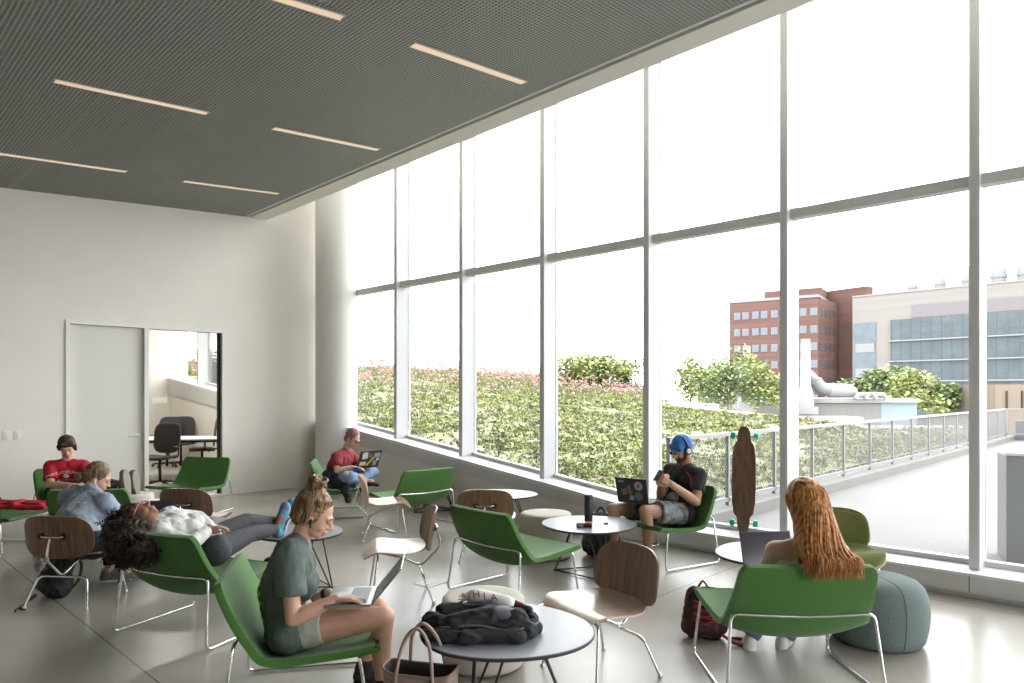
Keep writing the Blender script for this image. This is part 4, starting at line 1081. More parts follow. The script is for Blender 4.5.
# ---- laptop
M['lapgrey']=mat('laptop_aluminium',(.30,.30,.31),.35,.7); M['lapblack']=mat('laptop_black',(.03,.03,.034),.4)
def scr(name,c,e):
    m=mat(name,c,.12,emit=c,es=e); return m
M['screen']=scr('screen_dim',(.03,.026,.036),.28)
def laptop(label,hinge,user,lean,w=.31,d=.215,body='lapgrey',lid=None,scm='screen',rollup=0.,grp=None,tiltbase=0.):
    """hinge centre point, user: heading of the person using it (room vector), lean of the screen from vertical in radians"""
    ang=math.atan2(user[1],user[0])+PI/2      # local -Y points to the user
    t=thing('laptop',label,'laptop',hinge,ang,grp)
    if tiltbase: t.rotation_euler=(tiltbase,0,ang)
    bm=BM(); box(bm,(-w/2,-d,0),(w/2,0,.014),bev=.004); bs=obj('base',bm,body,t,True,auto=.6)
    bm=BM(); box(bm,(-w*.43,-d*.52,.0135),(w*.43,-d*.1,.0155),bev=.0008); obj('keyboard',bm,'lapblack',bs)
    bm=BM(); box(bm,(-w*.16,-d*.92,.0135),(w*.16,-d*.6,.0148)); obj('trackpad',bm,body,bs)
    Rx=Matrix.Rotation(-lean,4,'X'); T=Matrix.Translation((0,.002,.012))@Rx
    bm=BM(); box(bm,(-w/2,0,0),(w/2,.006,d),bev=.0025,M4=T); li=obj('lid',bm,lid or body,t,True,auto=.6)
    bm=BM(); box(bm,(-w/2+.008,-.0012,.014),(w/2-.008,-.0002,d-.008),M4=T); obj('screen_panel',bm,scm,li)
    return t,li,T
def sticker(li,T,x,z,kind,r,m,name='sticker',a=0.):
    bm=BM(); t=bmesh.new()
    if kind=='disc': prism(t,[(r*math.cos(2*PI*k/20),r*math.sin(2*PI*k/20)) for k in range(20)],0,.0008)
    elif kind=='star': prism(t,[((r if k%2==0 else r*.45)*math.cos(2*PI*k/10+PI/2),(r if k%2==0 else r*.45)*math.sin(2*PI*k/10+PI/2)) for k in range(10)],0,.0012)
    else: prism(t,[(-r[0],-r[1]),(r[0],-r[1]),(r[0],r[1]),(-r[0],r[1])],0,.0008)
    merge(bm,t,T@Matrix.Translation((x,.0062+(.0009 if name!='sticker' else 0),z))@Matrix.Rotation(a,4,'Y')@Matrix.Rotation(-PI/2,4,'X')); return obj(name,bm,m,li)
# ================================================================ PEOPLE
def dirv(fx,fD,z=0.): a=c2w(fx,fD); return Vector((a[0],a[1],z))
def skin_mat(name,c): return mat(name,c,.55,var=.05,vscale=14,spec=.35)
SK1=skin_mat('skin_light',(.56,.33,.235)); SK2=skin_mat('skin_tan',(.42,.245,.165)); SK3=skin_mat('skin_brown',(.27,.135,.085)); SK4=skin_mat('skin_fair',(.60,.38,.30)); SK5=skin_mat('skin_warm',(.46,.25,.16))
LIP1=mat('lip_rose',(.42,.17,.14),.5); LIP2=mat('lip_brown',(.27,.11,.09),.5)
BLOND=hair_mat('dark_blond_hair',(.085,.045,.022),(.33,.205,.115)); RED=hair_mat('copper_hair',(.24,.085,.024),(.60,.28,.095)); BROWN=hair_mat('brown_hair',(.028,.016,.010),(.075,.045,.028))
CURL=hair_mat('dark_curly_hair',(.010,.006,.005),(.060,.032,.020)); PINK=hair_mat('dusty_pink_hair',(.20,.075,.095),(.36,.17,.19)); SAND=hair_mat('sandy_hair',(.10,.06,.035),(.25,.165,.10))
def strand(bm,pts,r,k=4,seg=5):
    c=curve(pts,k); n=len(c); tube(bm,c,[max(.0004,r*(1-.75*(i/(n-1))**2)) for i in range(n)],seg)
# ---- A: person with the hair bun typing, nearest at left -----------------
J=dict(sr=V(289,554,3.28),sl=V(297,549,3.60),nb=V(299,541,3.44),hr=V(290,632,3.33),hl=V(291,624,3.51),f=dirv(1,.2),
 head=V(314.5,514.5,3.44),ff=dirv(.93,.13,-.44),fu=dirv(.38,.0,.9),
 er=V(293,619,3.20),wr=V(336,599,3.26),el=V(302,606,3.66),wl=V(329,593,3.57),
 kr=V(384,617,3.34),kl=V(377,607,3.58),ar=V(383,689,3.42),al=V(366,667,3.72),tr=V(402,697,3.44),tl=V(392,677,3.76),bow=dirv(-.05,-.01))
J['handr']=(dirv(.97,.05,.02),Vector((0,0,-1)),-1,.42,1.,.3); J['handl']=(dirv(.95,-.12,.10),Vector((0,0,-1)),1,.42,1.,.3)
A=person('person','person with messy blond bun in dark green t-shirt typing on a laptop',J,SK1,fem=True,voxel=.0052)
TG=mat('faded_green_cotton',(.088,.115,.104),.9,var=.08,vscale=5,bump=.15,bscale=60,dist=.004)
ts=tshirt(A,TG,fem=True,fold=.006,g=.017,sleeve=.66,sr_=.068)
trousers(A,mat('grey_shorts',(.40,.40,.35),.9,var=.06,vscale=30),g=.006,knee=.36,name='shorts')
# printed back panel
back=-dirv(1,.2); Rb=frame3(back,(0,0,1)); c0=(Vector(J['sr'])+Vector(J['sl']))/2-A.o-Vector((0,0,.22))
YEL=mat('yellow_print',(.55,.45,.06),.8); LTP=mat('pale_print',(.50,.50,.40),.8)
bm=BM()
for k in range(7):
    z=.12-.045*k; 
    for i in range(5):
        if R.random()<.9: x=-.10+.05*i; box(bm,(x,0,z),(x+R.uniform(.02,.04),.0005,z+R.uniform(.012,.03)))
decal(bm,ts,c0,Rb,YEL,ts,'back_print')
bm=BM(); 
for k in range(6): x=-.09+.035*k; box(bm,(x,0,-.24),(x+.02,.0005,-.20))
decal(bm,ts,c0,Rb,LTP,ts,'back_print')
face(A,BLOND,LIP1)
Hd=Vector(J['head'])-A.o; P=lambda x,y,z:Hd+A.Rm@Vector((x,y,z))
bm=BM(); hair_cap(A,bm,.002,True,-.004); A.e(bm,A.o+P(0,-.035,.125),(.036,.036,.026),A.Rm)
hb=obj('hair',islands_keep(bake(bm,.006,3,.003,60.)),BLOND,A.root,True)
bm=BM()
knot=P(0,-.045,.135)
for k in range(190):     # swept-up strands over the cap to the knot
    a=R.uniform(-PI,PI); side=math.sin(a); 
    st=P(.080*math.sin(a),-.022+.088*math.cos(a)*(1 if math.cos(a)<0 else .93),R.uniform(-.055,.01) if math.cos(a)<.2 else R.uniform(.05,.075))
    m1=P(.074*math.sin(a),-.03+.070*math.cos(a),.095)
    strand(bm,[st,st.lerp(m1,.5)+(st-Hd).normalized()*.010,m1,knot+Vector((R.gauss(0,.012),R.gauss(0,.012),0))],.0042)
for k in range(30):     # loops of the bun
    a=R.uniform(0,2*PI); r=R.uniform(.022,.045); h_=R.uniform(.005,.05); Lp=[]
    for j in range(6):
        b=a+j*.75; Lp.append(knot+A.Rm@Vector((r*math.cos(b),r*math.sin(b)-.005,h_*math.sin(j*.62)+R.uniform(-.006,.006))))
    strand(bm,Lp,.0085,4,6)
for k in range(16):     # loose ends falling
    a=R.uniform(PI*.55,PI*1.45); o_=A.Rm@Vector((math.sin(a)*.06,math.cos(a)*.075,0)); s0=knot+A.Rm@Vector((0,0,.03))
    strand(bm,[s0,s0+o_*.6+Vector((0,0,.01)),s0+o_*.9-Vector((0,0,.05)),s0+o_*1.0-Vector((0,0,R.uniform(.08,.14)))],.006,5,5)
for k in range(10):
    s0=P(R.uniform(-.05,.05),-.085,-.04); strand(bm,[s0,s0+A.Rm@Vector((R.gauss(0,.01),-.02,-.03)),s0+A.Rm@Vector((R.gauss(0,.02),-.02,-.075))],.003,4,4)
obj('hair_strands',bm,BLOND,hb,True)
for s in (-1,1):
    bm=BM(); ellips(bm,P(s*.084,.004,-.018),(.008,.012,.015),A.Rm); tube(bm,[P(s*.086,.006,-.02),P(s*.086,.014,-.045)],.004,8); obj('earbud',bm,'blackp',A.root,True)
bm=BM(); w_=Vector(J['wl'])-A.o; d_=(Vector(J['wl'])-Vector(J['el'])).normalized(); q=d_.to_track_quat('Z','Y').to_matrix().to_4x4()
lathe(bm,[(.029,-.012),(.034,-.008),(.034,.008),(.029,.012)],20,M4=Matrix.Translation(w_-d_*.02)@q); obj('wristband',bm,'rubber',A.root,True)
for s in 'lr':
    shoe(A,s,M['rubber'],M['blackp'],name='shoe')
    bm=BM(); an=Vector(J['a'+s])-A.o; cap_(bm,an-Vector((0,0,.02)),an+(Vector(J['k'+s])-Vector(J['a'+s])).normalized()*.07,.040,.040,flat=True); obj('sock',bm,'rubber',A.root,True)
hc=W((374-CX)/F*3.38,3.38,.553)
laptop('open grey laptop on the thighs of the person with the hair bun',hc,dirv(-1,-.1)[:2],.69,tiltbase=0.)
# ---- E: redhead from behind ---------------------------------------------
J=dict(sl=V(775,550,3.64),sr=V(840,552,3.62),nb=V(807,539,3.65),hl=V(787,604,3.72),hr=V(823,604,3.72),f=dirv(-.1,1),
 head=V(804,503,3.74),ff=dirv(-.30,.9,-.40),fu=dirv(-.1,.35,.93),
 el=V(763,581,3.84),wl=V(766,570,4.14),er=V(847,584,3.84),wr=V(806,572,4.16),
 kl=V(776,588,4.28),kr=V(817,588,4.28),al=V(749,641,4.22),ar=V(783,641,4.24),tl=V(743,640,4.5),tr=V(800,640,4.5),bow=dirv(0,-.06))
J['handr']=(dirv(-.5,.8,-.1),Vector((0,0,-1)),-1,.4,1.,.3); J['handl']=(dirv(.3,.9,-.1),Vector((0,0,-1)),1,.4,1.,.3)
E_=person('person','person with long copper-red hair seen from behind in a green chair',J,SK4,fem=True,voxel=.007)
CRM=mat('cream_top',(.62,.55,.47),.9)
def fn(bm):
    B=E_; sl,sr,hl,hr=[Vector(B.J[x]) for x in ('sl','sr','hl','hr')]; pc=(hl+hr)/2; sc=(sl+sr)/2; ax=(sl-sr).normalized()
    for s,q in ((1,hl),(-1,hr)):
        B.c(bm,pc.lerp(q,.55),pc.lerp(sc,.5)+ax*s*.05+Vector(B.J['bow']),.10,.09); B.c(bm,pc.lerp(sc,.5)+ax*s*.05+Vector(B.J['bow']),pc.lerp(sc,.72)+ax*s*.075,.092,.096)
cloth(E_,'camisole',fn,CRM)
bm=BM()
for s in (-1,1):
    a=Vector(J['sl'] if s>0 else J['sr']); sc=(Vector(J['sl'])+Vector(J['sr']))/2; x=sc.lerp(a,.52)-E_.o
    tube(bm,curve([x+dirv(0,-.088,-.13),x+dirv(0,-.078,-.02),x+dirv(0,-.01,.052),x+dirv(0,.07,-.0)]),.006,6)
obj('shoulder_strap',bm,CRM,E_.root,True)
JN=mat('blue_jeans',(.075,.12,.20),.9,var=.2,vscale=18,bump=.15,bscale=200,dist=.002)
trousers(E_,JN,name='jeans')
WS=mat('white_shoe_leather',(.62,.60,.56),.6); WSO=mat('white_rubber_sole',(.66,.63,.58),.6)
for s in 'lr': shoe(E_,s,WS,WSO,WSO,name='sneaker')
face(E_,RED,LIP1)
Hd=Vector(J['head'])-E_.o; P=lambda x,y,z:Hd+E_.Rm@Vector((x,y,z))
bm=BM(); hair_cap(E_,bm,.008)
nb=Vector(J['nb'])
E_.c(bm,E_.o+P(0,-.05,0),nb+dirv(0,-.085,-.03),.082,.098); E_.c(bm,nb+dirv(.01,-.088,-.03),nb+dirv(.03,-.095,-.06),.105,.10)
pass
hb=obj('hair',islands_keep(bake(bm,.008,3,.006,26.,(1,1,.25))),RED,E_.root,True)
def long_hair(n,seed):
    rr=random.Random(seed); bm=BM(); top=P(0,-.02,.128)
    for k in range(n):
        a=rr.uniform(-1,1)*2.15; sx=math.sin(a); cy=-math.cos(a)
        s0=P(.085*sx*.4,-.02+.085*cy*.4,.122); s1=P(.090*sx,-.022+.100*cy,.055); s2=P(.096*sx,-.030+.104*cy,-.03)
        base=nb-E_.o
        tx=.122*sx+.03+rr.gauss(0,.012); ln=rr.uniform(.085,.155)*(1 if abs(a)<1.5 else .75)
        dep=-.16-.055*max(0,math.cos(a))
        s3=base+dirv(.108*sx+.008,dep+.0,-.005+rr.uniform(-.01,.01)); s4=base+dirv(tx,dep-.05,-.055); s5=base+dirv(tx+.01+rr.gauss(0,.012),dep-.055+rr.gauss(0,.008),-max(.09,ln))
        pts=curve([s0,s1,s2,s3,s4,s5],6); ph=rr.uniform(0,6.3); out=[]
        for i,p in enumerate(pts):
            t=i/len(pts); out.append(p+dirv(math.sin(ph+t*13)*.008*t*1.6,math.cos(ph+t*13)*.005*t*1.6))
        r=rr.uniform(.003,.0062); n_=len(out); tube(bm,out,[r*(1.1-.85*(i/(n_-1))**3) for i in range(n_)],5)
    return bm
obj('hair_strands',long_hair(460,3),RED,hb,True)
hc=W((770-CX)/F*4.22,4.22,.47)
laptop('open black laptop on the lap of the redhead, screen towards the chair',hc,dirv(.12,-1)[:2],.30,body='lapblack',w=.33,d=.225)
# ---- C: person with headphones -------------------------------------------
J=dict(sl=V(699,475,6.46),sr=V(671,470,6.80),nb=V(688,466,6.64),hl=V(684,514,6.48),hr=V(664,510,6.70),f=dirv(-.87,-.5),
 head=V(681.5,449.5,6.60),ff=dirv(-.86,-.38,-.33),fu=dirv(-.25,-.1,.95),
 el=V(696,502,6.34),wl=V(671,484,6.20),er=V(661,497,6.66),wr=V(661,483,6.42),
 kl=V(645,511,6.22),kr=V(613,509,6.45),al=V(648,552,6.28),ar=V(614,546,6.45),tl=V(640,556,6.1),tr=V(603,548,6.3),bow=dirv(.06,.035))
J['handl']=(dirv(-.75,-.1,.45),dirv(-.5,.75,.0),-1,1.25,1.,.5); J['handr']=(dirv(.02,-.5,.75),dirv(.3,-.6,-.2),1,1.2,1.,.5)
C_=person('person','person in headphones, blue cap and black t-shirt looking at a phone',J,SK2,k=1.02,voxel=.007)
BK=mat('black_cotton',(.022,.021,.022),.9,bump=.1,bscale=50,dist=.004)
tsC=tshirt(C_,BK,fold=.005,sleeve=.62,g=.016,sr_=.070)
sw=mat('grey_camo_shorts',(.34,.34,.36),.9,c2=(.09,.09,.10),vscale=16,dist=.002)
trousers(C_,sw,g=.010,knee=.70,name='shorts',loose=.016,fold=.006)
face(C_,BROWN,LIP2)
Hd=Vector(J['head'])-C_.o; P=lambda x,y,z:Hd+C_.Rm@Vector((x,y,z))*C_.k
bm=BM(); C_.e(bm,C_.o+P(0,.040,-.070),(.050,.052,.040),C_.Rm); C_.e(bm,C_.o+P(0,.062,-.092),(.024,.024,.022),C_.Rm)
for s in (-1,1): C_.e(bm,C_.o+P(s*.050,.015,-.045),(.018,.028,.045),C_.Rm)
obj('beard',islands_keep(bake(bm,.006,3)),BROWN,C_.root,True)
bm=BM(); hair_cap(C_,bm,-.001); obj('hair',islands_keep(bake(bm,.007,2,.002,50.)),BROWN,C_.root,True)
BLUE=mat('bright_blue_cloth',(.03,.17,.50),.8)
bm=BM(); C_.e(bm,C_.o+P(0,-.020,.052),(.087,.098,.088),C_.Rm); C_.c(bm,C_.o+P(-.05,.045,.040),C_.o+P(.05,.045,.040),.040,.040)
cp=obj('cap',islands_keep(bake(bm,.006,3,.002,30.)),BLUE,C_.root,True)
bm=BM(); sheet(bm,lambda u,v:P((u-.5)*.10*(1-.3*v),-.085-.075*v,.02-.025*v-.5*((u-.5)**2)*.08),10,6,.006); obj('cap_peak',bm,BLUE,cp,True)
bm=BM(); tube(bm,[P(.098*math.cos(a),-.008,.045+.098*math.sin(a)-.01) for a in [PI*k/16-.25 for k in range(0,20)] if -0.3<a<PI+.3],.009,10)
hp=thing('headphones','black over-ear headphones with silver cups worn over a blue cap','headphones',C_.o+P(0,0,0))
def rel(bm,o): bm.transform(Matrix.Translation(C_.o-Vector(o.location))); return bm
obj('headband',rel(bm,hp),'blackp',hp,True)
for s in (-1,1):
    bm=BM(); t=Matrix.Translation(P(s*.088,-.006,-.012))@C_.Rm.to_4x4()@Matrix.Rotation(PI/2*s,4,'Y')
    lathe(bm,[(0,-.016),(.036,-.016),(.040,-.006),(.036,.010),(.024,.014),(0,.014)],24,M4=t); ec=obj('ear_cup',rel(bm,hp),'blackp',hp,True,auto=.8)
    bm=BM(); lathe(bm,[(0,.0145),(.024,.0145),(.022,.019),(0,.020)],24,M4=t); obj('cup_cap',rel(bm,hp),mat('silver_cap',(.6,.6,.62),.3,.6),ec,True,auto=.8)
GLB=mat('pale_blue_frame',(.30,.42,.60),.35)
gl=thing('glasses','pale blue framed sunglasses on the person in the blue cap','glasses',C_.o+P(0,.09,0))
bm=BM()
for s in (-1,1):
    tube(bm,[P(s*(.031+.026*math.cos(a)),.103-.008*abs(math.cos(a)),.000+.018*math.sin(a)) for a in [2*PI*k/16 for k in range(16)]],.0035,6,closed=True)
    tube(bm,[P(s*.057,.095,.006),P(s*.078,.05,.008),P(s*.080,-.01,.004)],.003,6)
tube(bm,[P(-.007,.104,.004),P(.007,.104,.004)],.003,6)
obj('frame',rel(bm,gl),GLB,gl,True)
for s in (-1,1):
    bm=BM(); ellips(bm,P(s*.031,.101,0),(.025,.003,.017),C_.Rm); obj('lens',rel(bm,gl),mat('dark_lens',(.04,.045,.07),.1),gl,True)
# phone
pp_=V(658.5,475.5,6.22); ph=thing('phone','dark phone held up in both hands by the person in headphones','phone',pp_,heading(.8,.5)); ph.rotation_euler.x=-.7
bm=BM(); box(bm,(-.030,-.004,-.058),(.030,.004,.058),bev=.003); obj('case',bm,'blackp',ph,True,auto=.6)
bm=BM(); box(bm,(-.028,-.0052,-.054),(.028,-.004,.054)); obj('screen_panel',bm,'screen',ph)
REDM=mat('red_cotton_sock',(.55,.06,.03),.9)
for s in 'lr':
    shoe(C_,s,M['rubber'],WSO,WSO,name='sneaker',k=1.05)
    bm=BM(); an=Vector(J['a'+s])-C_.o; cap_(bm,an-Vector((0,0,.03)),an+(Vector(J['k'+s])-Vector(J['a'+s])).normalized()*.035,.044,.043,flat=True); obj('sock',bm,REDM,C_.root,True)
bm=BM(); a=P(.085,.0,-.05); b=V(697,482,6.50)-C_.o+dirv(-.09,-.1); tube(bm,curve([P(.09,0,-.045),P(.075,.03,-.13),b+Vector((0,0,.06)),b-Vector((0,0,.12))]),.0028,5); 
obj('headphone_cable',rel(bm,hp),REDM,hp,True)
hc=V(633.5,503.5,6.34)
lt,li,T=laptop('open black laptop with round stickers on the lap of the person in headphones',hc,dirv(.62,.78)[:2],.25,body='lapblack',w=.315,d=.235)
sg_=mat('sticker_grey',(.36,.34,.32),.5); sr=mat('sticker_red',(.35,.05,.06),.5); sb=mat('sticker_brown',(.20,.13,.08),.5); sy=mat('sticker_yellow',(.60,.50,.07),.5); sw_=mat('sticker_white',(.62,.60,.60),.5); spp=mat('sticker_lilac',(.36,.30,.42),.5)
s_=sticker(li,T,-.075,.165,'disc',.043,sg_); sticker(li,T,-.075,.165,'star',.026,sr,'sticker_emblem')
sticker(li,T,-.065,.065,'disc',.042,mat('sticker_dark',(.16,.15,.16),.5)); sticker(li,T,.02,.12,'r',(.018,.045),sb,a=.2); sticker(li,T,.075,.10,'r',(.030,.030),sb,a=.4); sticker(li,T,.10,.20,'r',(.028,.010),spp); sticker(li,T,.005,.045,'r',(.020,.022),sg_)
# ---- D: person sitting cross-legged by the column -------------------------
J=dict(sr=V(336.5,457,8.74),sl=V(350,454,9.08),nb=V(345.5,450.5,8.92),hr=V(334,480,8.82),hl=V(337,477,9.06),f=dirv(1,-.25),
 head=V(352.5,438.5,8.90),ff=dirv(.82,-.30,-.48),fu=dirv(.40,-.1,.88),
 er=V(337,471,8.62),wr=V(352,467,8.66),el=V(359,467,9.12),wl=V(362,464,8.95),
 kr=V(350,476.5,8.52),kl=V(373,472,9.05),ar=V(366,481,8.84),al=V(351,483,8.66),tr=V(377,483,8.86),tl=V(341,485,8.56),bow=dirv(-.05,.02))
J['handr']=(dirv(.9,.1,-.05),Vector((0,0,-1)),-1,.5,1.,.4); J['handl']=(dirv(.6,-.5,-.1),Vector((0,0,-1)),1,.5,1.,.4)
D_=person('person','person with short dusty-pink hair in a red shirt sitting cross-legged by the column',J,SK4,voxel=.008,fem=True,k=1.05)
tshirt(D_,mat('brick_red_cotton',(.27,.030,.038),.9,var=.1,vscale=10),fem=True,fold=.004,sleeve=.7,sr_=.068)
LJ=mat('light_blue_jeans',(.22,.33,.52),.9,var=.18,vscale=20)
trousers(D_,LJ,name='jeans',g=.012)
face(D_,BROWN,LIP1)
Hd=Vector(J['head'])-D_.o; P=lambda x,y,z:Hd+D_.Rm@Vector((x,y,z))*D_.k
bm=BM(); hair_cap(D_,bm,.0); obj('hair',islands_keep(bake(bm,.007,2,.003,60.)),PINK,D_.root,True)
g2=thing('glasses','thin dark-rimmed glasses on the person with pink hair','glasses',D_.o+P(0,.09,0))
bm=BM()
for s in (-1,1):
    tube(bm,[P(s*(.031+.022*math.cos(a)),.104-.006*abs(math.cos(a)),.000+.018*math.sin(a)) for a in [2*PI*k/14 for k in range(14)]],.0026,6,closed=True)
    tube(bm,[P(s*.053,.098,.004),P(s*.078,.0,.004)],.0024,5)
tube(bm,[P(-.009,.105,.003),P(.009,.105,.003)],.0024,5); bm.transform(Matrix.Translation(D_.o-Vector(g2.location))); obj('frame',bm,'blackp',g2,True)
SKP=mat('bare_knee_patch',(.60,.38,.30),.6)
bm=BM(); kk=Vector(J['kr'])-D_.o; ellips(bm,kk+dirv(-.03,-.035,.030),(.045,.040,.034)); obj('ripped_knee',bm,SKP,D_.root,True)['label']='bare knee showing through ripped jeans'
for s in 'lr': shoe(D_,s,M['rubber'],WSO,WSO,name='sneaker',k=.95)
hc=V(367,468,8.78)
lt,li,T=laptop('open black laptop covered in colourful stickers on crossed legs by the column',hc,dirv(-.60,.55)[:2],.42,body='lapblack',w=.33,d=.235)
for x,z,r,m_,a in ((-.10,.17,(.045,.03),sg_,0),(.08,.17,(.040,.045),sw_,.1),(.0,.17,(.03,.03),sb,0),(-.02,.09,(.075,.014),sy,.9),(.09,.06,(.045,.026),mat('sticker_cream',(.58,.52,.36),.5),0),(-.09,.06,(.028,.035),spp,.2),(-.125,.11,(.02,.02),sw_,.3)): sticker(li,T,x,z,'r',r,m_,a=a)
# ---- H: person in red shirt, feet up -------------------------------------
J=dict(sr=V(50.5,466.5,7.70),sl=V(83.5,465.5,7.84),nb=V(67.5,461.5,7.78),hr=V(57,491,7.86),hl=V(73,490,7.92),f=dirv(.55,-.8),
 head=V(67,447,7.74),ff=dirv(.45,-.75,-.42),fu=dirv(.1,-.35,.92),
 er=V(50.5,485,7.58),wr=V(74,486,7.38),el=V(91,482,7.66),wl=V(82,485,7.40),
 kr=V(94,488,7.38),kl=V(100,483,7.52),ar=V(122,489,7.20),al=V(131,488,7.34),tr=V(124,464,7.12),tl=V(134,472,7.26))
J['handr']=(dirv(.8,-.2,.2),Vector((0,0,-1)),-1,.8,1.,.5); J['handl']=(dirv(-.7,-.4,.1),Vector((0,0,-1)),1,.8,1.,.5)
H_=person('person','dark-haired person in a red lettered t-shirt leaning back with feet up, far left',J,SK1,voxel=.008)
RT=mat('red_cotton',(.42,.012,.028),.9,var=.08,vscale=8)
tsH=tshirt(H_,RT,fold=.004,sleeve=.72,sr_=.070)
chest=(Vector(J['sr'])+Vector(J['sl']))/2-H_.o
Rt=frame3(dirv(.12,-1),(0,0,1)); LET=mat('white_lettering',(.68,.64,.64),.8)
decal(text_bm('PHILADELPHIA',.044,2.2),tsH,chest+Vector((0,0,-.075))+dirv(.02,0),Rt,LET,tsH,'shirt_lettering')
decal(text_bm('SWIMMING',.044,1.),tsH,chest+Vector((0,0,-.17))+dirv(.02,0),Rt,LET,tsH,'shirt_lettering')
bm=BM(); prism(bm,[(.024*math.cos(2*PI*k/14),.024*math.sin(2*PI*k/14)) for k in range(14)],0,.0001); bm.transform(Matrix.Rotation(PI/2,4,'X')); bmesh.ops.delete(bm,geom=[v for v in bm.verts if v.co.y<-.00005],context='VERTS'); decal(bm,tsH,chest+Vector((0,0,-.105))+dirv(.02,0),Rt,LET,tsH,'shirt_emblem')
trousers(H_,mat('black_jeans',(.02,.02,.023),.9),name='trousers')
face(H_,BROWN,LIP1)
Hd=Vector(J['head'])-H_.o; P=lambda x,y,z:Hd+H_.Rm@Vector((x,y,z))
bm=BM(); hair_cap(H_,bm,.006)
H_.c(bm,H_.o+P(-.055,.052,.062),H_.o+P(.03,.070,.066),.026,.024); H_.c(bm,H_.o+P(-.078,.02,.03),H_.o+P(-.080,.02,-.035),.018,.012); H_.c(bm,H_.o+P(.078,.02,.03),H_.o+P(.078,.01,-.02),.018,.012)
obj('hair',islands_keep(bake(bm,.007,3,.004,45.)),BROWN,H_.root,True)
GS=mat('grey_suede',(.17,.155,.14),.9); GSO=mat('tan_sole',(.30,.27,.23),.8)
# soles face right: the ankle-to-sole direction is along the leg
for s in 'lr':
    leg=(Vector(J['a'+s])-Vector(J['k'+s])).normalized(); shoe(H_,s,GS,GSO,WSO,up=-leg,name='sneaker',k=1.15)
# ---- B: person in the grey-blue shirt, seen from behind -------------------
J=dict(sr=V(105,503,5.42),sl=V(69,498,5.60),nb=V(90,489,5.58),hr=V(95,545,5.20),hl=V(72,545,5.26),f=dirv(.6,.8),
 head=V(98,477.5,5.66),ff=dirv(.85,.30,-.42),fu=dirv(.35,.15,.9),
 er=V(121,522,5.56),wr=V(132,520,5.78),el=V(92,528,5.95),wl=V(112,522,6.0),
 kr=V(111,527,5.70),kl=V(95,523,5.78),ar=V(109,571,5.66),al=V(126,574,5.72),tr=V(121,577,5.70),tl=V(138,578,5.80),bow=dirv(-.05,-.06,.03))
J['handr']=(dirv(.3,.9,-.1),Vector((0,0,-1)),-1,.5,1.,.4); J['handl']=(dirv(.8,.2,-.1),Vector((0,0,-1)),1,.5,1.,.4)
B_=person('person','person in a grey-blue t-shirt with a low hair bun, hunched forward',J,SK1,voxel=.007,fem=True,k=1.0)
GB=mat('grey_blue_cotton',(.235,.28,.36),.9,var=.10,vscale=12)
tsB=tshirt(B_,GB,fem=True,fold=.006,sleeve=.80,g=.024,sr_=.076,slim=.14)
trousers(B_,mat('black_leggings',(.018,.018,.022),.85),name='leggings',g=.006,end=.85)
backd=dirv(-.25,-.93,.25); c0=(Vector(J['sr'])+Vector(J['sl'])+Vector(J['hr'])+Vector(J['hl']))/4-B_.o; Rb=frame3(backd,(0,0,1))
fp=mat('faded_print',(.27,.28,.25),.9); fy=mat('faded_yellow_print',(.34,.34,.19),.9)
bm=BM()
for k in range(4):
    for i in range(7):
        if R.random()<.85: x=-.12+.034*i; box(bm,(x,0,.12-.034*k),(x+R.uniform(.016,.03),.0004,.12-.034*k+.022))
decal(bm,tsB,c0,Rb,fp,tsB,'back_print')
bm=BM()
for k in range(3):
    for i in range(3): x=-.05+.034*i; box(bm,(x,0,-.03-.034*k),(x+R.uniform(.016,.03),.0004,-.03-.034*k+.024))
decal(bm,tsB,c0,Rb,fy,tsB,'back_print')
face(B_,SAND,LIP1)
Hd=Vector(J['head'])-B_.o; P=lambda x,y,z:Hd+B_.Rm@Vector((x,y,z))
bm=BM(); hair_cap(B_,bm,.003); B_.e(bm,B_.o+P(0,-.125,-.045),(.034,.032,.038),B_.Rm); B_.c(bm,B_.o+P(0,-.08,-.02),B_.o+P(0,-.12,-.04),.03,.018)
hb=obj('hair',islands_keep(bake(bm,.006,2,.003,60.)),SAND,B_.root,True)
bm=BM()
for k in range(90):
    a=R.uniform(-2.2,2.2); st=P(.078*math.sin(a),-.015-.09*math.cos(a)*.9 if abs(a)<1.6 else .04,R.uniform(.0,.09)); m1=P(.06*math.sin(a),-.095,.0)
    strand(bm,[st,st.lerp(m1,.5)+(st-Hd).normalized()*.012,m1,P(R.gauss(0,.012),-.12,-.04)],.0035)
for k in range(12):
    a=R.uniform(0,6.3); strand(bm,[P(.03*math.cos(a+j),-.125+.01*math.sin(3*j),-.045+.03*math.sin(a+j)) for j in range(5)],.007,4,5)
obj('hair_strands',bm,SAND,hb,True)
bm=BM(); ellips(bm,P(.084,.004,-.016),(.007,.011,.013),B_.Rm); tube(bm,[P(.086,.006,-.02),P(.086,.014,-.045)],.004,8); obj('earbud',bm,'plastic',B_.root,True)['label']='white earbud'
GSH=mat('grey_sport_shoe',(.16,.16,.165),.8,var=.3,vscale=60)
for s in 'lr': shoe(B_,s,GSH,WSO,WSO,name='sneaker',k=.98)
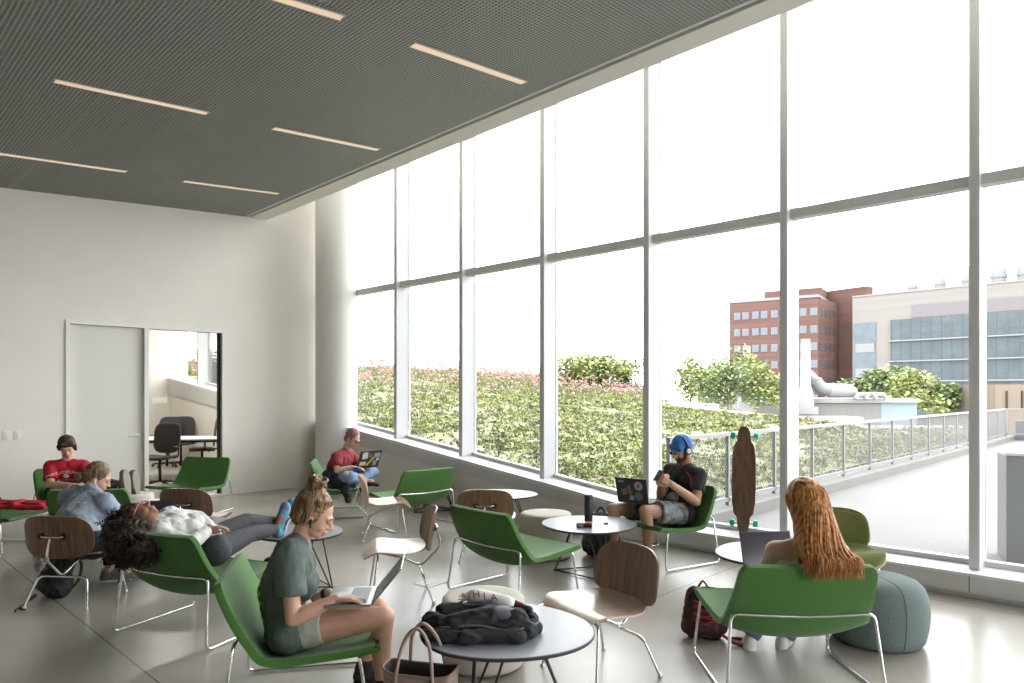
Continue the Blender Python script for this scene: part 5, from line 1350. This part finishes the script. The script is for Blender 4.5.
# ---- F: person lying back across the chair ---------------------------------
J=dict(sr=V(160,536,4.40),sl=V(170,517,4.74),nb=V(158,524,4.52),hr=V(215,551,4.56),hl=V(214,538,4.82),f=dirv(.1,.1,1),
 head=V(139,517,4.44),ff=dirv(.28,.05,.95),fu=dirv(-.95,-.05,.12),
 er=V(190,545,4.36),wr=V(207,530,4.52),el=V(198,519,4.90),wl=V(209,527,4.68),
 kr=V(250,534,4.97),kl=V(246,521,5.12),ar=V(277,529,5.36),al=V(278,522,5.50),tr=V(284,505,5.42),tl=V(290,504,5.56),bow=dirv(.0,.0,-.03))
J['handr']=(dirv(.6,.5,.1),Vector((0,0,-1)),-1,.6,1.,.4); J['handl']=(dirv(.5,-.6,.0),Vector((0,0,-1)),1,.6,1.,.4)
F_=person('person','person with big dark curly hair lying back, feet up on a table',J,SK3,voxel=.0065,fem=True,k=.97)
WT=mat('white_knit',(.56,.545,.52),.95,bump=.2,bscale=120,dist=.003)
tshirt(F_,WT,fem=True,fold=.007,sleeve=1.85,g=.021,name='sweater',slim=.12)
CH=mat('charcoal_leggings',(.030,.030,.036),.85)
trousers(F_,CH,name='leggings',g=.004,end=.93,fold=.001)
face(F_,CURL,LIP2)
Hd=Vector(J['head'])-F_.o; P=lambda x,y,z:Hd+F_.Rm@Vector((x,y,z))
bm=BM(); hair_cap(F_,bm,.0); F_.e(bm,V(131,532,4.40),(.135,.12,.115)); F_.e(bm,V(129,545,4.34),(.125,.11,.12)); F_.e(bm,V(143,550,4.26),(.09,.07,.07)); F_.e(bm,V(119,529,4.44),(.09,.09,.09))
hbm=islands_keep(bake(bm,.009,3,.016,26.,(1,1,1))); hb=obj('hair',hbm,CURL,F_.root,True)
vs=[(v.co.copy(),v.normal.copy()) for v in hb.data.vertices]; fdir=F_.Rm@Vector((0,1,0)); bm=BM(); cnt=0; rr=random.Random(5)
while cnt<520:
    p,nn=rr.choice(vs)
    if (p-Hd).length<.115 and (p-Hd).dot(fdir)>-.02: continue
    if (p-P(0,.06,-.05)).length<.11: continue
    cnt+=1; t1=nn.orthogonal().normalized(); t2=nn.cross(t1); a0=rr.uniform(0,6.3); dr=(nn*.7+t1*math.cos(a0)*.8+t2*math.sin(a0)*.8+Vector((0,0,-.35))).normalized()
    u1=dr.orthogonal().normalized(); u2=dr.cross(u1); L=rr.uniform(.03,.07); cr=rr.uniform(.006,.010); n_=14
    tube(bm,[p-nn*.008+dr*L*i/n_+(u1*math.cos(i*1.15+a0)+u2*math.sin(i*1.15+a0))*cr for i in range(n_+1)],[.0034]*n_+[.001],4)
obj('hair_curls',bm,CURL,hb,True)
g3=thing('glasses','clear pink-rimmed glasses on the face of the lying person','glasses',F_.o+P(0,.09,0))
bm=BM()
for s in (-1,1):
    tube(bm,[P(s*(.031+.024*math.cos(a)),.106-.006*abs(math.cos(a)),.002+.021*math.sin(a)) for a in [2*PI*k/14 for k in range(14)]],.003,6,closed=True)
    tube(bm,[P(s*.055,.10,.006),P(s*.080,.0,.006)],.003,5)
tube(bm,[P(-.008,.107,.004),P(.008,.107,.004)],.003,5); bm.transform(Matrix.Translation(F_.o-Vector(g3.location))); obj('frame',bm,mat('pink_acetate',(.60,.34,.38),.3),g3,True)
TEAL=mat('teal_sport_mesh',(.015,.30,.37),.7,c2=(.14,.03,.16),vscale=22); PUR=mat('purple_lace',(.18,.03,.20),.7); SOLT=mat('pale_sole',(.45,.48,.52),.6)
for s in 'lr':
    leg=(Vector(J['a'+s])-Vector(J['k'+s])).normalized(); shoe(F_,s,TEAL,SOLT,PUR,up=-leg,name='sneaker',k=1.15)
# ================================================================ THINGS LYING ABOUT
def pebbles(name,fn,m,root,voxel=.007,sm=4,fold=.004,fs=14.,st=(1,1,1)):
    bm=BM(); fn(bm); return obj(name,islands_keep(bake(bm,voxel,sm,fold,fs,st)),m,root,True)
def backpack(label,cat,x,D,f,m,mstrap,sc=1.,lean=.15,extra=None):
    p=W(x,D,0); t=thing('backpack',label,cat,p,heading(*f))
    def fn(bm):
        M4=Matrix.Rotation(-lean,4,'X')@Matrix.Scale(sc,4)
        for a,b,r0,r1 in (((-.08,0,.10),(.08,0,.10),.10,.10),((-.08,0,.11),(-.06,0,.33),.10,.075),((.08,0,.11),(.06,0,.33),.10,.075),((-.06,0,.33),(.06,0,.33),.075,.075),((0,0,.12),(0,0,.3),.10,.09)):
            cap_(bm,M4@Vector(a),M4@Vector(b),r0*sc,r1*sc)
    bd=pebbles('bag_body',fn,m,t,fold=.008)
    M4=Matrix.Rotation(-lean,4,'X')@Matrix.Scale(sc,4)
    def fp(bm):
        for a,b,r0,r1 in (((-.06,.085,.09),(.06,.085,.09),.05,.05),((-.06,.085,.10),(-.05,.08,.20),.05,.035),((.06,.085,.10),(.05,.08,.20),.05,.035),((0,.085,.1),(0,.08,.2),.05,.04)): cap_(bm,M4@Vector(a),M4@Vector(b),r0*sc,r1*sc)
    pebbles('front_pocket',fp,m,t,fold=.004)
    for s in (-1,1):
        bm=BM(); tube(bm,[M4@q for q in curve([Vector((s*.05,-.07,.36)),Vector((s*.09,-.13,.30)),Vector((s*.11,-.13,.16)),Vector((s*.10,-.07,.06))])],.012*sc,8); obj('shoulder_strap',bm,mstrap,t,True)
    bm=BM(); tube(bm,[M4@q for q in curve([Vector((-.04,-.02,.40)),Vector((0,-.02,.45)),Vector((.04,-.02,.40))])],.009*sc,8); obj('grab_handle',bm,mstrap,t,True)
    bm=BM(); tube(bm,[M4@q for q in curve([Vector((-.15,.03,.20)),Vector((-.12,.06,.34)),Vector((0,.06,.395)),Vector((.12,.06,.34)),Vector((.15,.03,.20))])],.004*sc,6); obj('zip',bm,mstrap,t,True)
    if extra: extra(t,M4)
    return t
NYL=mat('black_nylon',(.018,.019,.022),.7,bump=.1,bscale=200,dist=.002); MAR=mat('maroon_nylon',(.075,.016,.018),.8,c2=(.03,.022,.02),vscale=9); STR=mat('red_strap',(.30,.03,.04),.7); DRED=mat('dark_red_nylon',(.16,.012,.022),.7,var=.2,vscale=8)
backpack('black backpack on the floor behind the table with the black bottle','backpack',.86,6.62,(-.3,-1),NYL,NYL,1.05)
t=backpack('black backpack slumped under the walnut chair at left','backpack',-3.52,5.28,(-.5,-.6),NYL,NYL,.88,lean=-.25)
bm=BM()
for s in (0,1): tube(bm,[(-.02-.05*s,.12,.05),(-.1,.2,.012),(-.19-.02*s,.26+.03*s,.008),(-.25,.24+.06*s,.008)],.006,6)
obj('loose_strap',bm,NYL,t,True)
def xtr(t,M4):
    bm=BM()
    for k in range(4): z=.09+.05*k; tube(bm,[M4@Vector((-.09,.12,z)),M4@Vector((0,.142,z+.025)),M4@Vector((.09,.12,z+.05))],.006,6); tube(bm,[M4@Vector((.09,.12,z)),M4@Vector((0,.142,z+.025)),M4@Vector((-.09,.12,z+.05))],.006,6)
    obj('bungee_cord',bm,STR,t,True)
    bm=BM(); tube(bm,curve([Vector((-.10,.05,.05)),Vector((-.18,.10,.014)),Vector((-.26,.08,.010)),Vector((-.24,.0,.010)),Vector((-.15,.0,.012))]),.010,7); obj('loose_strap',bm,STR,t,True)
backpack('dark backpack with red straps on the floor beside the redhead\'s green chair','backpack',1.22,4.38,(-.2,-1),MAR,STR,.78,lean=-.28,extra=xtr)
backpack('dark red bag on the floor under the green chair at the left edge','bag',-4.78,7.05,(.2,-1),DRED,DRED,.62,lean=-.1)
backpack('dark maroon bag on the floor under the feet of the lying person','bag',-1.93,5.58,(.3,-1),DRED,STR,.55,lean=-.2)
# red jacket lying on the seat at the left edge
p=W(-5.0,6.95,.40); t=thing('jacket','bright red jacket folded flat on the green seat at the left edge','jacket',p,heading(1,.05))
REDJ=mat('red_jacket_cloth',(.50,.012,.035),.8)
def fn(bm):
    for a,b,r in (((-.12,-.25,.035),(-.10,.30,.03),.03),((-.02,-.28,.03),(.02,.27,.03),.032),((.10,-.2,.03),(.09,.32,.018),.024),((-.1,0,.05),(.1,.05,.045),.03)): cap_(bm,a,b,r,r)
pebbles('jacket_body',fn,REDJ,t,fold=.007)
bm=BM(); tube(bm,curve([Vector((.05,-.1,.062)),Vector((.06,.1,.062)),Vector((.10,.30,.055))]),.004,5); obj('zip',bm,'rubber',t,True)
# jacket hanging over the green chair at the column
p=V(339,484,8.62); t=thing('jacket','black jacket draped over the seat edge beside the cross-legged person','jacket',p,heading(1,-.2))
def fn(bm):
    q=lambda px,py,D:V(px,py,D)-p
    for a,b,r in ((q(328,478,8.62),q(345,484,8.58),.05),(q(330,484,8.62),q(344,487,8.56),.045),(q(345,485,8.56),q(348,500,8.52),.045),(q(339,482,8.56),q(346,494,8.52),.04),(q(326,474,8.66),q(336,476,8.6),.045)): cap_(bm,a,b,r,r*.85)
b_=BM(); fn(b_); b_.transform(Matrix.Rotation(-t.rotation_euler.z,4,'Z')); obj('jacket_body',islands_keep(bake(b_,.009,3,.008,18.)),mat('black_jacket_cloth',(.016,.020,.024),.85),t,True)
# dark jacket and scarf on the nearest table ------------------------------
TZ=.431
JK=mat('charcoal_fleece',(.022,.023,.026),.85,var=.25,vscale=30,bump=.2,bscale=120,dist=.003)
p=W(-.155,3.24,TZ); t=thing('jacket','charcoal jacket piled loosely on the nearest round table','jacket',p,heading(0,1))
def fn(bm):
    for a,b,r0,r1 in (((-.17,-.03,.030),(.20,-.06,.032),.038,.036),((-.19,.04,.03),(.15,.07,.045),.04,.035),((-.16,.06,.07),(.05,.08,.075),.03,.03),((-.20,-.08,.014),(-.05,-.13,.02),.03,.022),
        ((-.05,-.13,.024),(.17,-.11,.022),.026,.026),((.03,.02,.06),(.16,-.02,.06),.045,.045),((.16,-.10,.02),(.24,0,.02),.022,.020),((.24,0,.02),(.20,.10,.02),.022,.022),((.10,.12,.025),(.22,.08,.03),.034,.028),((-.22,0,.02),(-.10,.10,.02),.03,.03),((-.10,-.05,.045),(.05,-.03,.075),.045,.04),((.04,.16,.03),(.13,.15,.035),.03,.028),((-.20,.0,.05),(-.12,-.06,.045),.035,.03)): cap_(bm,a,b,r0,r1)
    for v in bm.verts:
        if v.co.z<.002: v.co.z=.002
jb=islands_keep(bake((lambda b:(fn(b),b)[1])(BM()),.006,3,.009,20.,(.5,1.6,1.)))
for v in jb.verts: v.co.z=max(.001,v.co.z)
t.scale=(1.12,1.1,1.1); obj('jacket_body',jb,JK,t,True)
bm=BM(); tube(bm,curve([Vector((-.16,-.09,.05)),Vector((0,-.10,.062)),Vector((.12,-.12,.046)),Vector((.19,-.09,.05)),Vector((.25,.0,.045)),Vector((.22,.09,.045))],7),.0045,6); obj('hem',bm,mat('grey_piping',(.12,.12,.13),.8),t,True)
bm=BM(); ellips(bm,(.10,-.01,.085),(.065,.055,.028)); obj('highlight_patch',bm,mat('highlight_grey',(.10,.105,.12),.6,var=.3,vscale=20),t,True)  # grey patch painted as a highlight on the jacket
p=W(-.12,3.39,TZ+.085); t=thing('scarf','white knitted scarf with red letters rolled up behind the jacket on the table','scarf',p,heading(0,1))
sw2=mat('white_knit_scarf',(.78,.76,.73),.95,bump=.3,bscale=200,dist=.002)
def fn(bm):
    cap_(bm,(-.06,.02,.035),(.10,-.03,.018),.040,.034); cap_(bm,(-.07,.03,.025),(.11,-.01,.008),.038,.030)
sb_=pebbles('scarf_body',fn,sw2,t,fold=.002)
Rq=frame3((.05,-1,.55),(0,0,1)); Rq=Matrix((Rq@Vector((1,0,0)),Rq@Vector((0,1,0)),Rq@Vector((0,0,1)))).transposed()
for ch,x,z in (('H',-.052,.030),('I',-.012,.020),('A',.035,.010)):
    ax=Vector((.95,-.10,-.15))
    q=Matrix(((Rq@Vector((0,1,0))).cross(Vector((0,0,1))),Rq@Vector((0,1,0)),Vector((0,0,1)))).transposed()
    m_=frame3((0,-.9,.5),(-.15,.2,1)); decal(text_bm(ch,.052),sb_,Vector((x,-.01,z+.0)),m_,mat('deep_red_yarn',(.32,.01,.03),.9) if ch=='H' else bpy.data.materials['deep_red_yarn'],sb_,'letter')
bm=BM()
for k in range(16): 
    a=R.uniform(-.035,.035); tube(bm,[(-.095,.02+a,.03+R.uniform(-.02,.03)),(-.125-R.uniform(0,.02),.02+a*1.2,.02+R.uniform(-.025,.025))],.003,5)
obj('fringe',bm,mat('fringe_yarn',(.36,.33,.28),.9),sb_,True)
def fn(bm): cap_(bm,(.13,-.02,.0),(.20,-.055,-.012),.026,.022)
c_=pebbles('scarf_end',fn,JK,t,fold=.003)
decal(text_bm('NY',.036),c_,Vector((.165,-.04,-.015)),frame3((0,-.8,.6),(-.2,.3,1)),bpy.data.materials['deep_red_yarn'],c_,'letter')
# tote bag -----------------------------------------------------------------
TL=mat('taupe_leather',(.30,.215,.175),.55,var=.05,vscale=12); TLI=mat('brown_lining',(.075,.05,.04),.8)
p=W(-.40,3.03,0); t=thing('tote_bag','taupe leather tote bag with two long handles beside the nearest table','bag',p,heading(.25,1))
ht=.335
def tote(u,v):   # closed band: u around, v up
    a=2*PI*u; w=.15+.012*v; dp=.062+.015*v
    x,y=math.cos(a),math.sin(a); m_=max(abs(x),abs(y)); 
    px_=(abs(x)**(1/2.4))*(1 if x>=0 else -1)*w; py_=(abs(y)**(1/2.4))*(1 if y>=0 else -1)*dp
    return Vector((px_,py_,.004+v*ht+.018*v*abs(x)**2))
bm=BM(); nu,nv=56,10
out=[[bm.verts.new(tote(i/nu,j/nv)) for j in range(nv+1)] for i in range(nu)]
for i in range(nu):
    for j in range(nv): bm.faces.new((out[i][j],out[(i+1)%nu][j],out[(i+1)%nu][j+1],out[i][j+1]))
bm.faces.new([out[i][0] for i in range(nu)][::-1])
b_=obj('bag_body',bm,[TL,TLI],t,True); m_=b_.modifiers.new('thick','SOLIDIFY'); m_.thickness=.004; m_.offset=-1; m_.material_offset=1; m_.material_offset_rim=0
for s in (-1,1):
    bm=BM(); c=curve([Vector((-.085,s*.077,.24)),Vector((-.082,s*.080,.35)),Vector((-.06,s*.05,.47)),Vector((-.005,s*.035,.53)),Vector((.055,s*.05,.47)),Vector((.082,s*.080,.35)),Vector((.085,s*.077,.24))],8)
    for a,b in zip(c,c[1:]): pass
    tube(bm,c,.0085,8); bm.transform(Matrix.Translation((0,0,0))); obj('handle',bm,TL,t,True)
bm=BM(); tube(bm,[tote(i/48,1.0)+Vector((0,0,.002)) for i in range(48)],.0035,6,closed=True); obj('rim',bm,TL,t,True)
bm=BM(); lathe(bm,[(0,0),(.03,0),(.03,.14),(.016,.16),(.016,.175),(0,.176)],20,c=(-.04,0,.10)); b_=obj('flask_cap',bm,'chrome2',t,True,auto=.7)
# bottle + red-black box on the round table -----------------------------------
p=W((588.5-CX)/F*6.02,6.02,TZ); t=thing('bottle','tall matte black insulated bottle standing on the round grey table','bottle',p)
bm=BM(); lathe(bm,[(0,0),(.034,0),(.036,.004),(.036,.20),(.034,.205),(0,.205)],32); obj('bottle_body',bm,mat('matte_black',(.015,.015,.017),.5),t,True,auto=.7)
bm=BM(); lathe(bm,[(.0,.206),(.035,.206),(.036,.21),(.036,.238),(.033,.243),(0,.243)],32); obj('lid',bm,'blackp',t,True,auto=.7)
p=W((584-CX)/F*5.82,5.82,TZ); t=thing('small_box','small black box with a red lid beside the black bottle','box',p,heading(.1,1))
bm=BM(); box(bm,(-.065,-.04,0),(.065,.04,.036),bev=.004); b_=obj('box_body',bm,'blackp',t,True,auto=.7)
bm=BM(); box(bm,(.0,-.042,.024),(.062,.035,.039),bev=.002); obj('red_flap',bm,mat('glossy_red',(.42,.02,.035),.35),t,True,auto=.7)
bm=BM(); box(bm,(-.055,-.0408,.008),(-.005,-.0398,.026)); obj('label_panel',bm,'chrome2',b_)
p=W((606-CX)/F*5.95,5.95,TZ); t=thing('keys','small black key fob with a thin cord on the round grey table','keys',p)
bm=BM(); box(bm,(-.018,-.012,0),(.018,.012,.012),bev=.004); obj('fob',bm,'blackp',t,True,auto=.7)
bm=BM(); tube(bm,curve([Vector((-.018,0,.004)),Vector((-.05,.012,.003)),Vector((-.09,-.008,.003)),Vector((-.11,.01,.003))]),.002,6); obj('cord',bm,'blackp',t,True)
# laptop on the table behind the lying person
hc=W((157-CX)/F*5.98,5.98,TZ)
laptop('open dark laptop standing on the table behind the lying person\'s head',hc,dirv(.25,-1)[:2],.30,w=.27,d=.185,body='lapblack')
# longboard -----------------------------------------------------------------
bw=spot(744,531,.193); p=W(1.372*1.0,0,0)
D0=F*(EYE-.195)/(532.5-HY); xb=(743-CX)/F*D0; base=W(xb,D0,.195)
t=thing('longboard','brown wooden longboard with green wheels standing upright against the window mullion side','skateboard',base)
Lb=1.04
def wid(v):
    pts=[(0,.028),(.03,.050),(.08,.060),(.13,.062),(.19,.098),(.30,.112),(.5,.116),(.72,.112),(.81,.098),(.87,.064),(.92,.062),(.97,.052),(1,.028)]
    for a,b in zip(pts,pts[1:]):
        if v<=b[0]: f=(v-a[0])/(b[0]-a[0]); f=f*f*(3-2*f); return a[1]+(b[1]-a[1])*f
    return .03
f_=Vector((-base.x,-base.y,0)).normalized(); f_=(f_+dirv(-.12,0)).normalized()
t.rotation_euler=(0,0,math.atan2(f_.y,f_.x)-PI/2)
tilt=Matrix.Rotation(.10,4,'X')
bm=BM(); sheet(bm,lambda u,v:tilt@Vector(((2*u-1)*wid(v)*.98,.0-.012*math.sin(PI*v)+.03*max(0,(.1-v)/.1)**2+.03*max(0,(v-.9)/.1)**2,v*Lb)),14,60,.012)
dk=obj('deck',bm,wood_mat('deck_walnut',(.085,.042,.026),(.20,.108,.065),.45,.2,'X',9.),t,True,auto=.9)
WG=mat('green_urethane',(.03,.42,.28),.35)
for v in (.085,.915):
    bm=BM(); box(bm,(-.03,-.05,-.03),(.03,-.008,.03),bev=.006,M4=tilt@Matrix.Translation((0,0,v*Lb))); tube(bm,[tilt@Vector((-.115,-.055,v*Lb)),tilt@Vector((.115,-.055,v*Lb))],.008,10); tr_=obj('truck',bm,'chrome2',t,True,auto=.6)
    for s in (-1,1):
        bm=BM(); lathe(bm,[(.010,-.022),(.030,-.022),(.034,-.014),(.034,.014),(.030,.022),(.010,.022)],24,M4=tilt@Matrix.Translation((s*.110,-.055,v*Lb))@Matrix.Rotation(PI/2,4,'Y')); w_=obj('wheel',bm,WG,tr_,True,auto=.7)
bm=BM()
for v in (.075,.105,.895,.925):
    for s in (-1,1): ellips(bm,tilt@Vector((s*.018,.0075,v*Lb)),(.004,.002,.004),seg=8,rng=5)
obj('bolt',bm,'chrome',dk,True)
# ================================================================ LIGHT, CAMERA
w=bpy.data.worlds.new('overcast'); SC.world=w; w.use_nodes=True; nt=w.node_tree; n=nt.nodes; l=nt.links
bg=n['Background']; tc=n.new('ShaderNodeTexCoord'); t=n.new('ShaderNodeTexNoise'); t.inputs['Scale'].default_value=2.2; t.inputs['Detail'].default_value=6
mp=n.new('ShaderNodeMapping'); mp.inputs['Scale'].default_value=(1,1,3.5); l.new(tc.outputs['Generated'],mp.inputs['Vector']); l.new(mp.outputs[0],t.inputs['Vector'])
r=n.new('ShaderNodeValToRGB'); r.color_ramp.elements[0].position=.3; r.color_ramp.elements[0].color=(.90,.925,.96,1); r.color_ramp.elements[1].position=.6; r.color_ramp.elements[1].color=(1,.99,.975,1)
l.new(t.outputs['Fac'],r.inputs['Fac']); l.new(r.outputs['Color'],bg.inputs['Color']); bg.inputs['Strength'].default_value=SKY
cam=bpy.data.cameras.new('camera'); co=bpy.data.objects.new('camera',cam); COL.objects.link(co)
cam.sensor_fit='HORIZONTAL'; cam.sensor_width=36; cam.lens=36*F/1024; cam.shift_y=(HY-341.5)/1024
cam.clip_start=.05; cam.clip_end=1000
co.location=(0,0,EYE); co.rotation_euler=(PI/2,0,-math.asin(CA)); SC.camera=co
SC.view_settings.view_transform='Standard'; SC.view_settings.look='None'; SC.view_settings.gamma=1; SC.view_settings.use_curve_mapping=False
SC.view_settings.exposure=EXPO
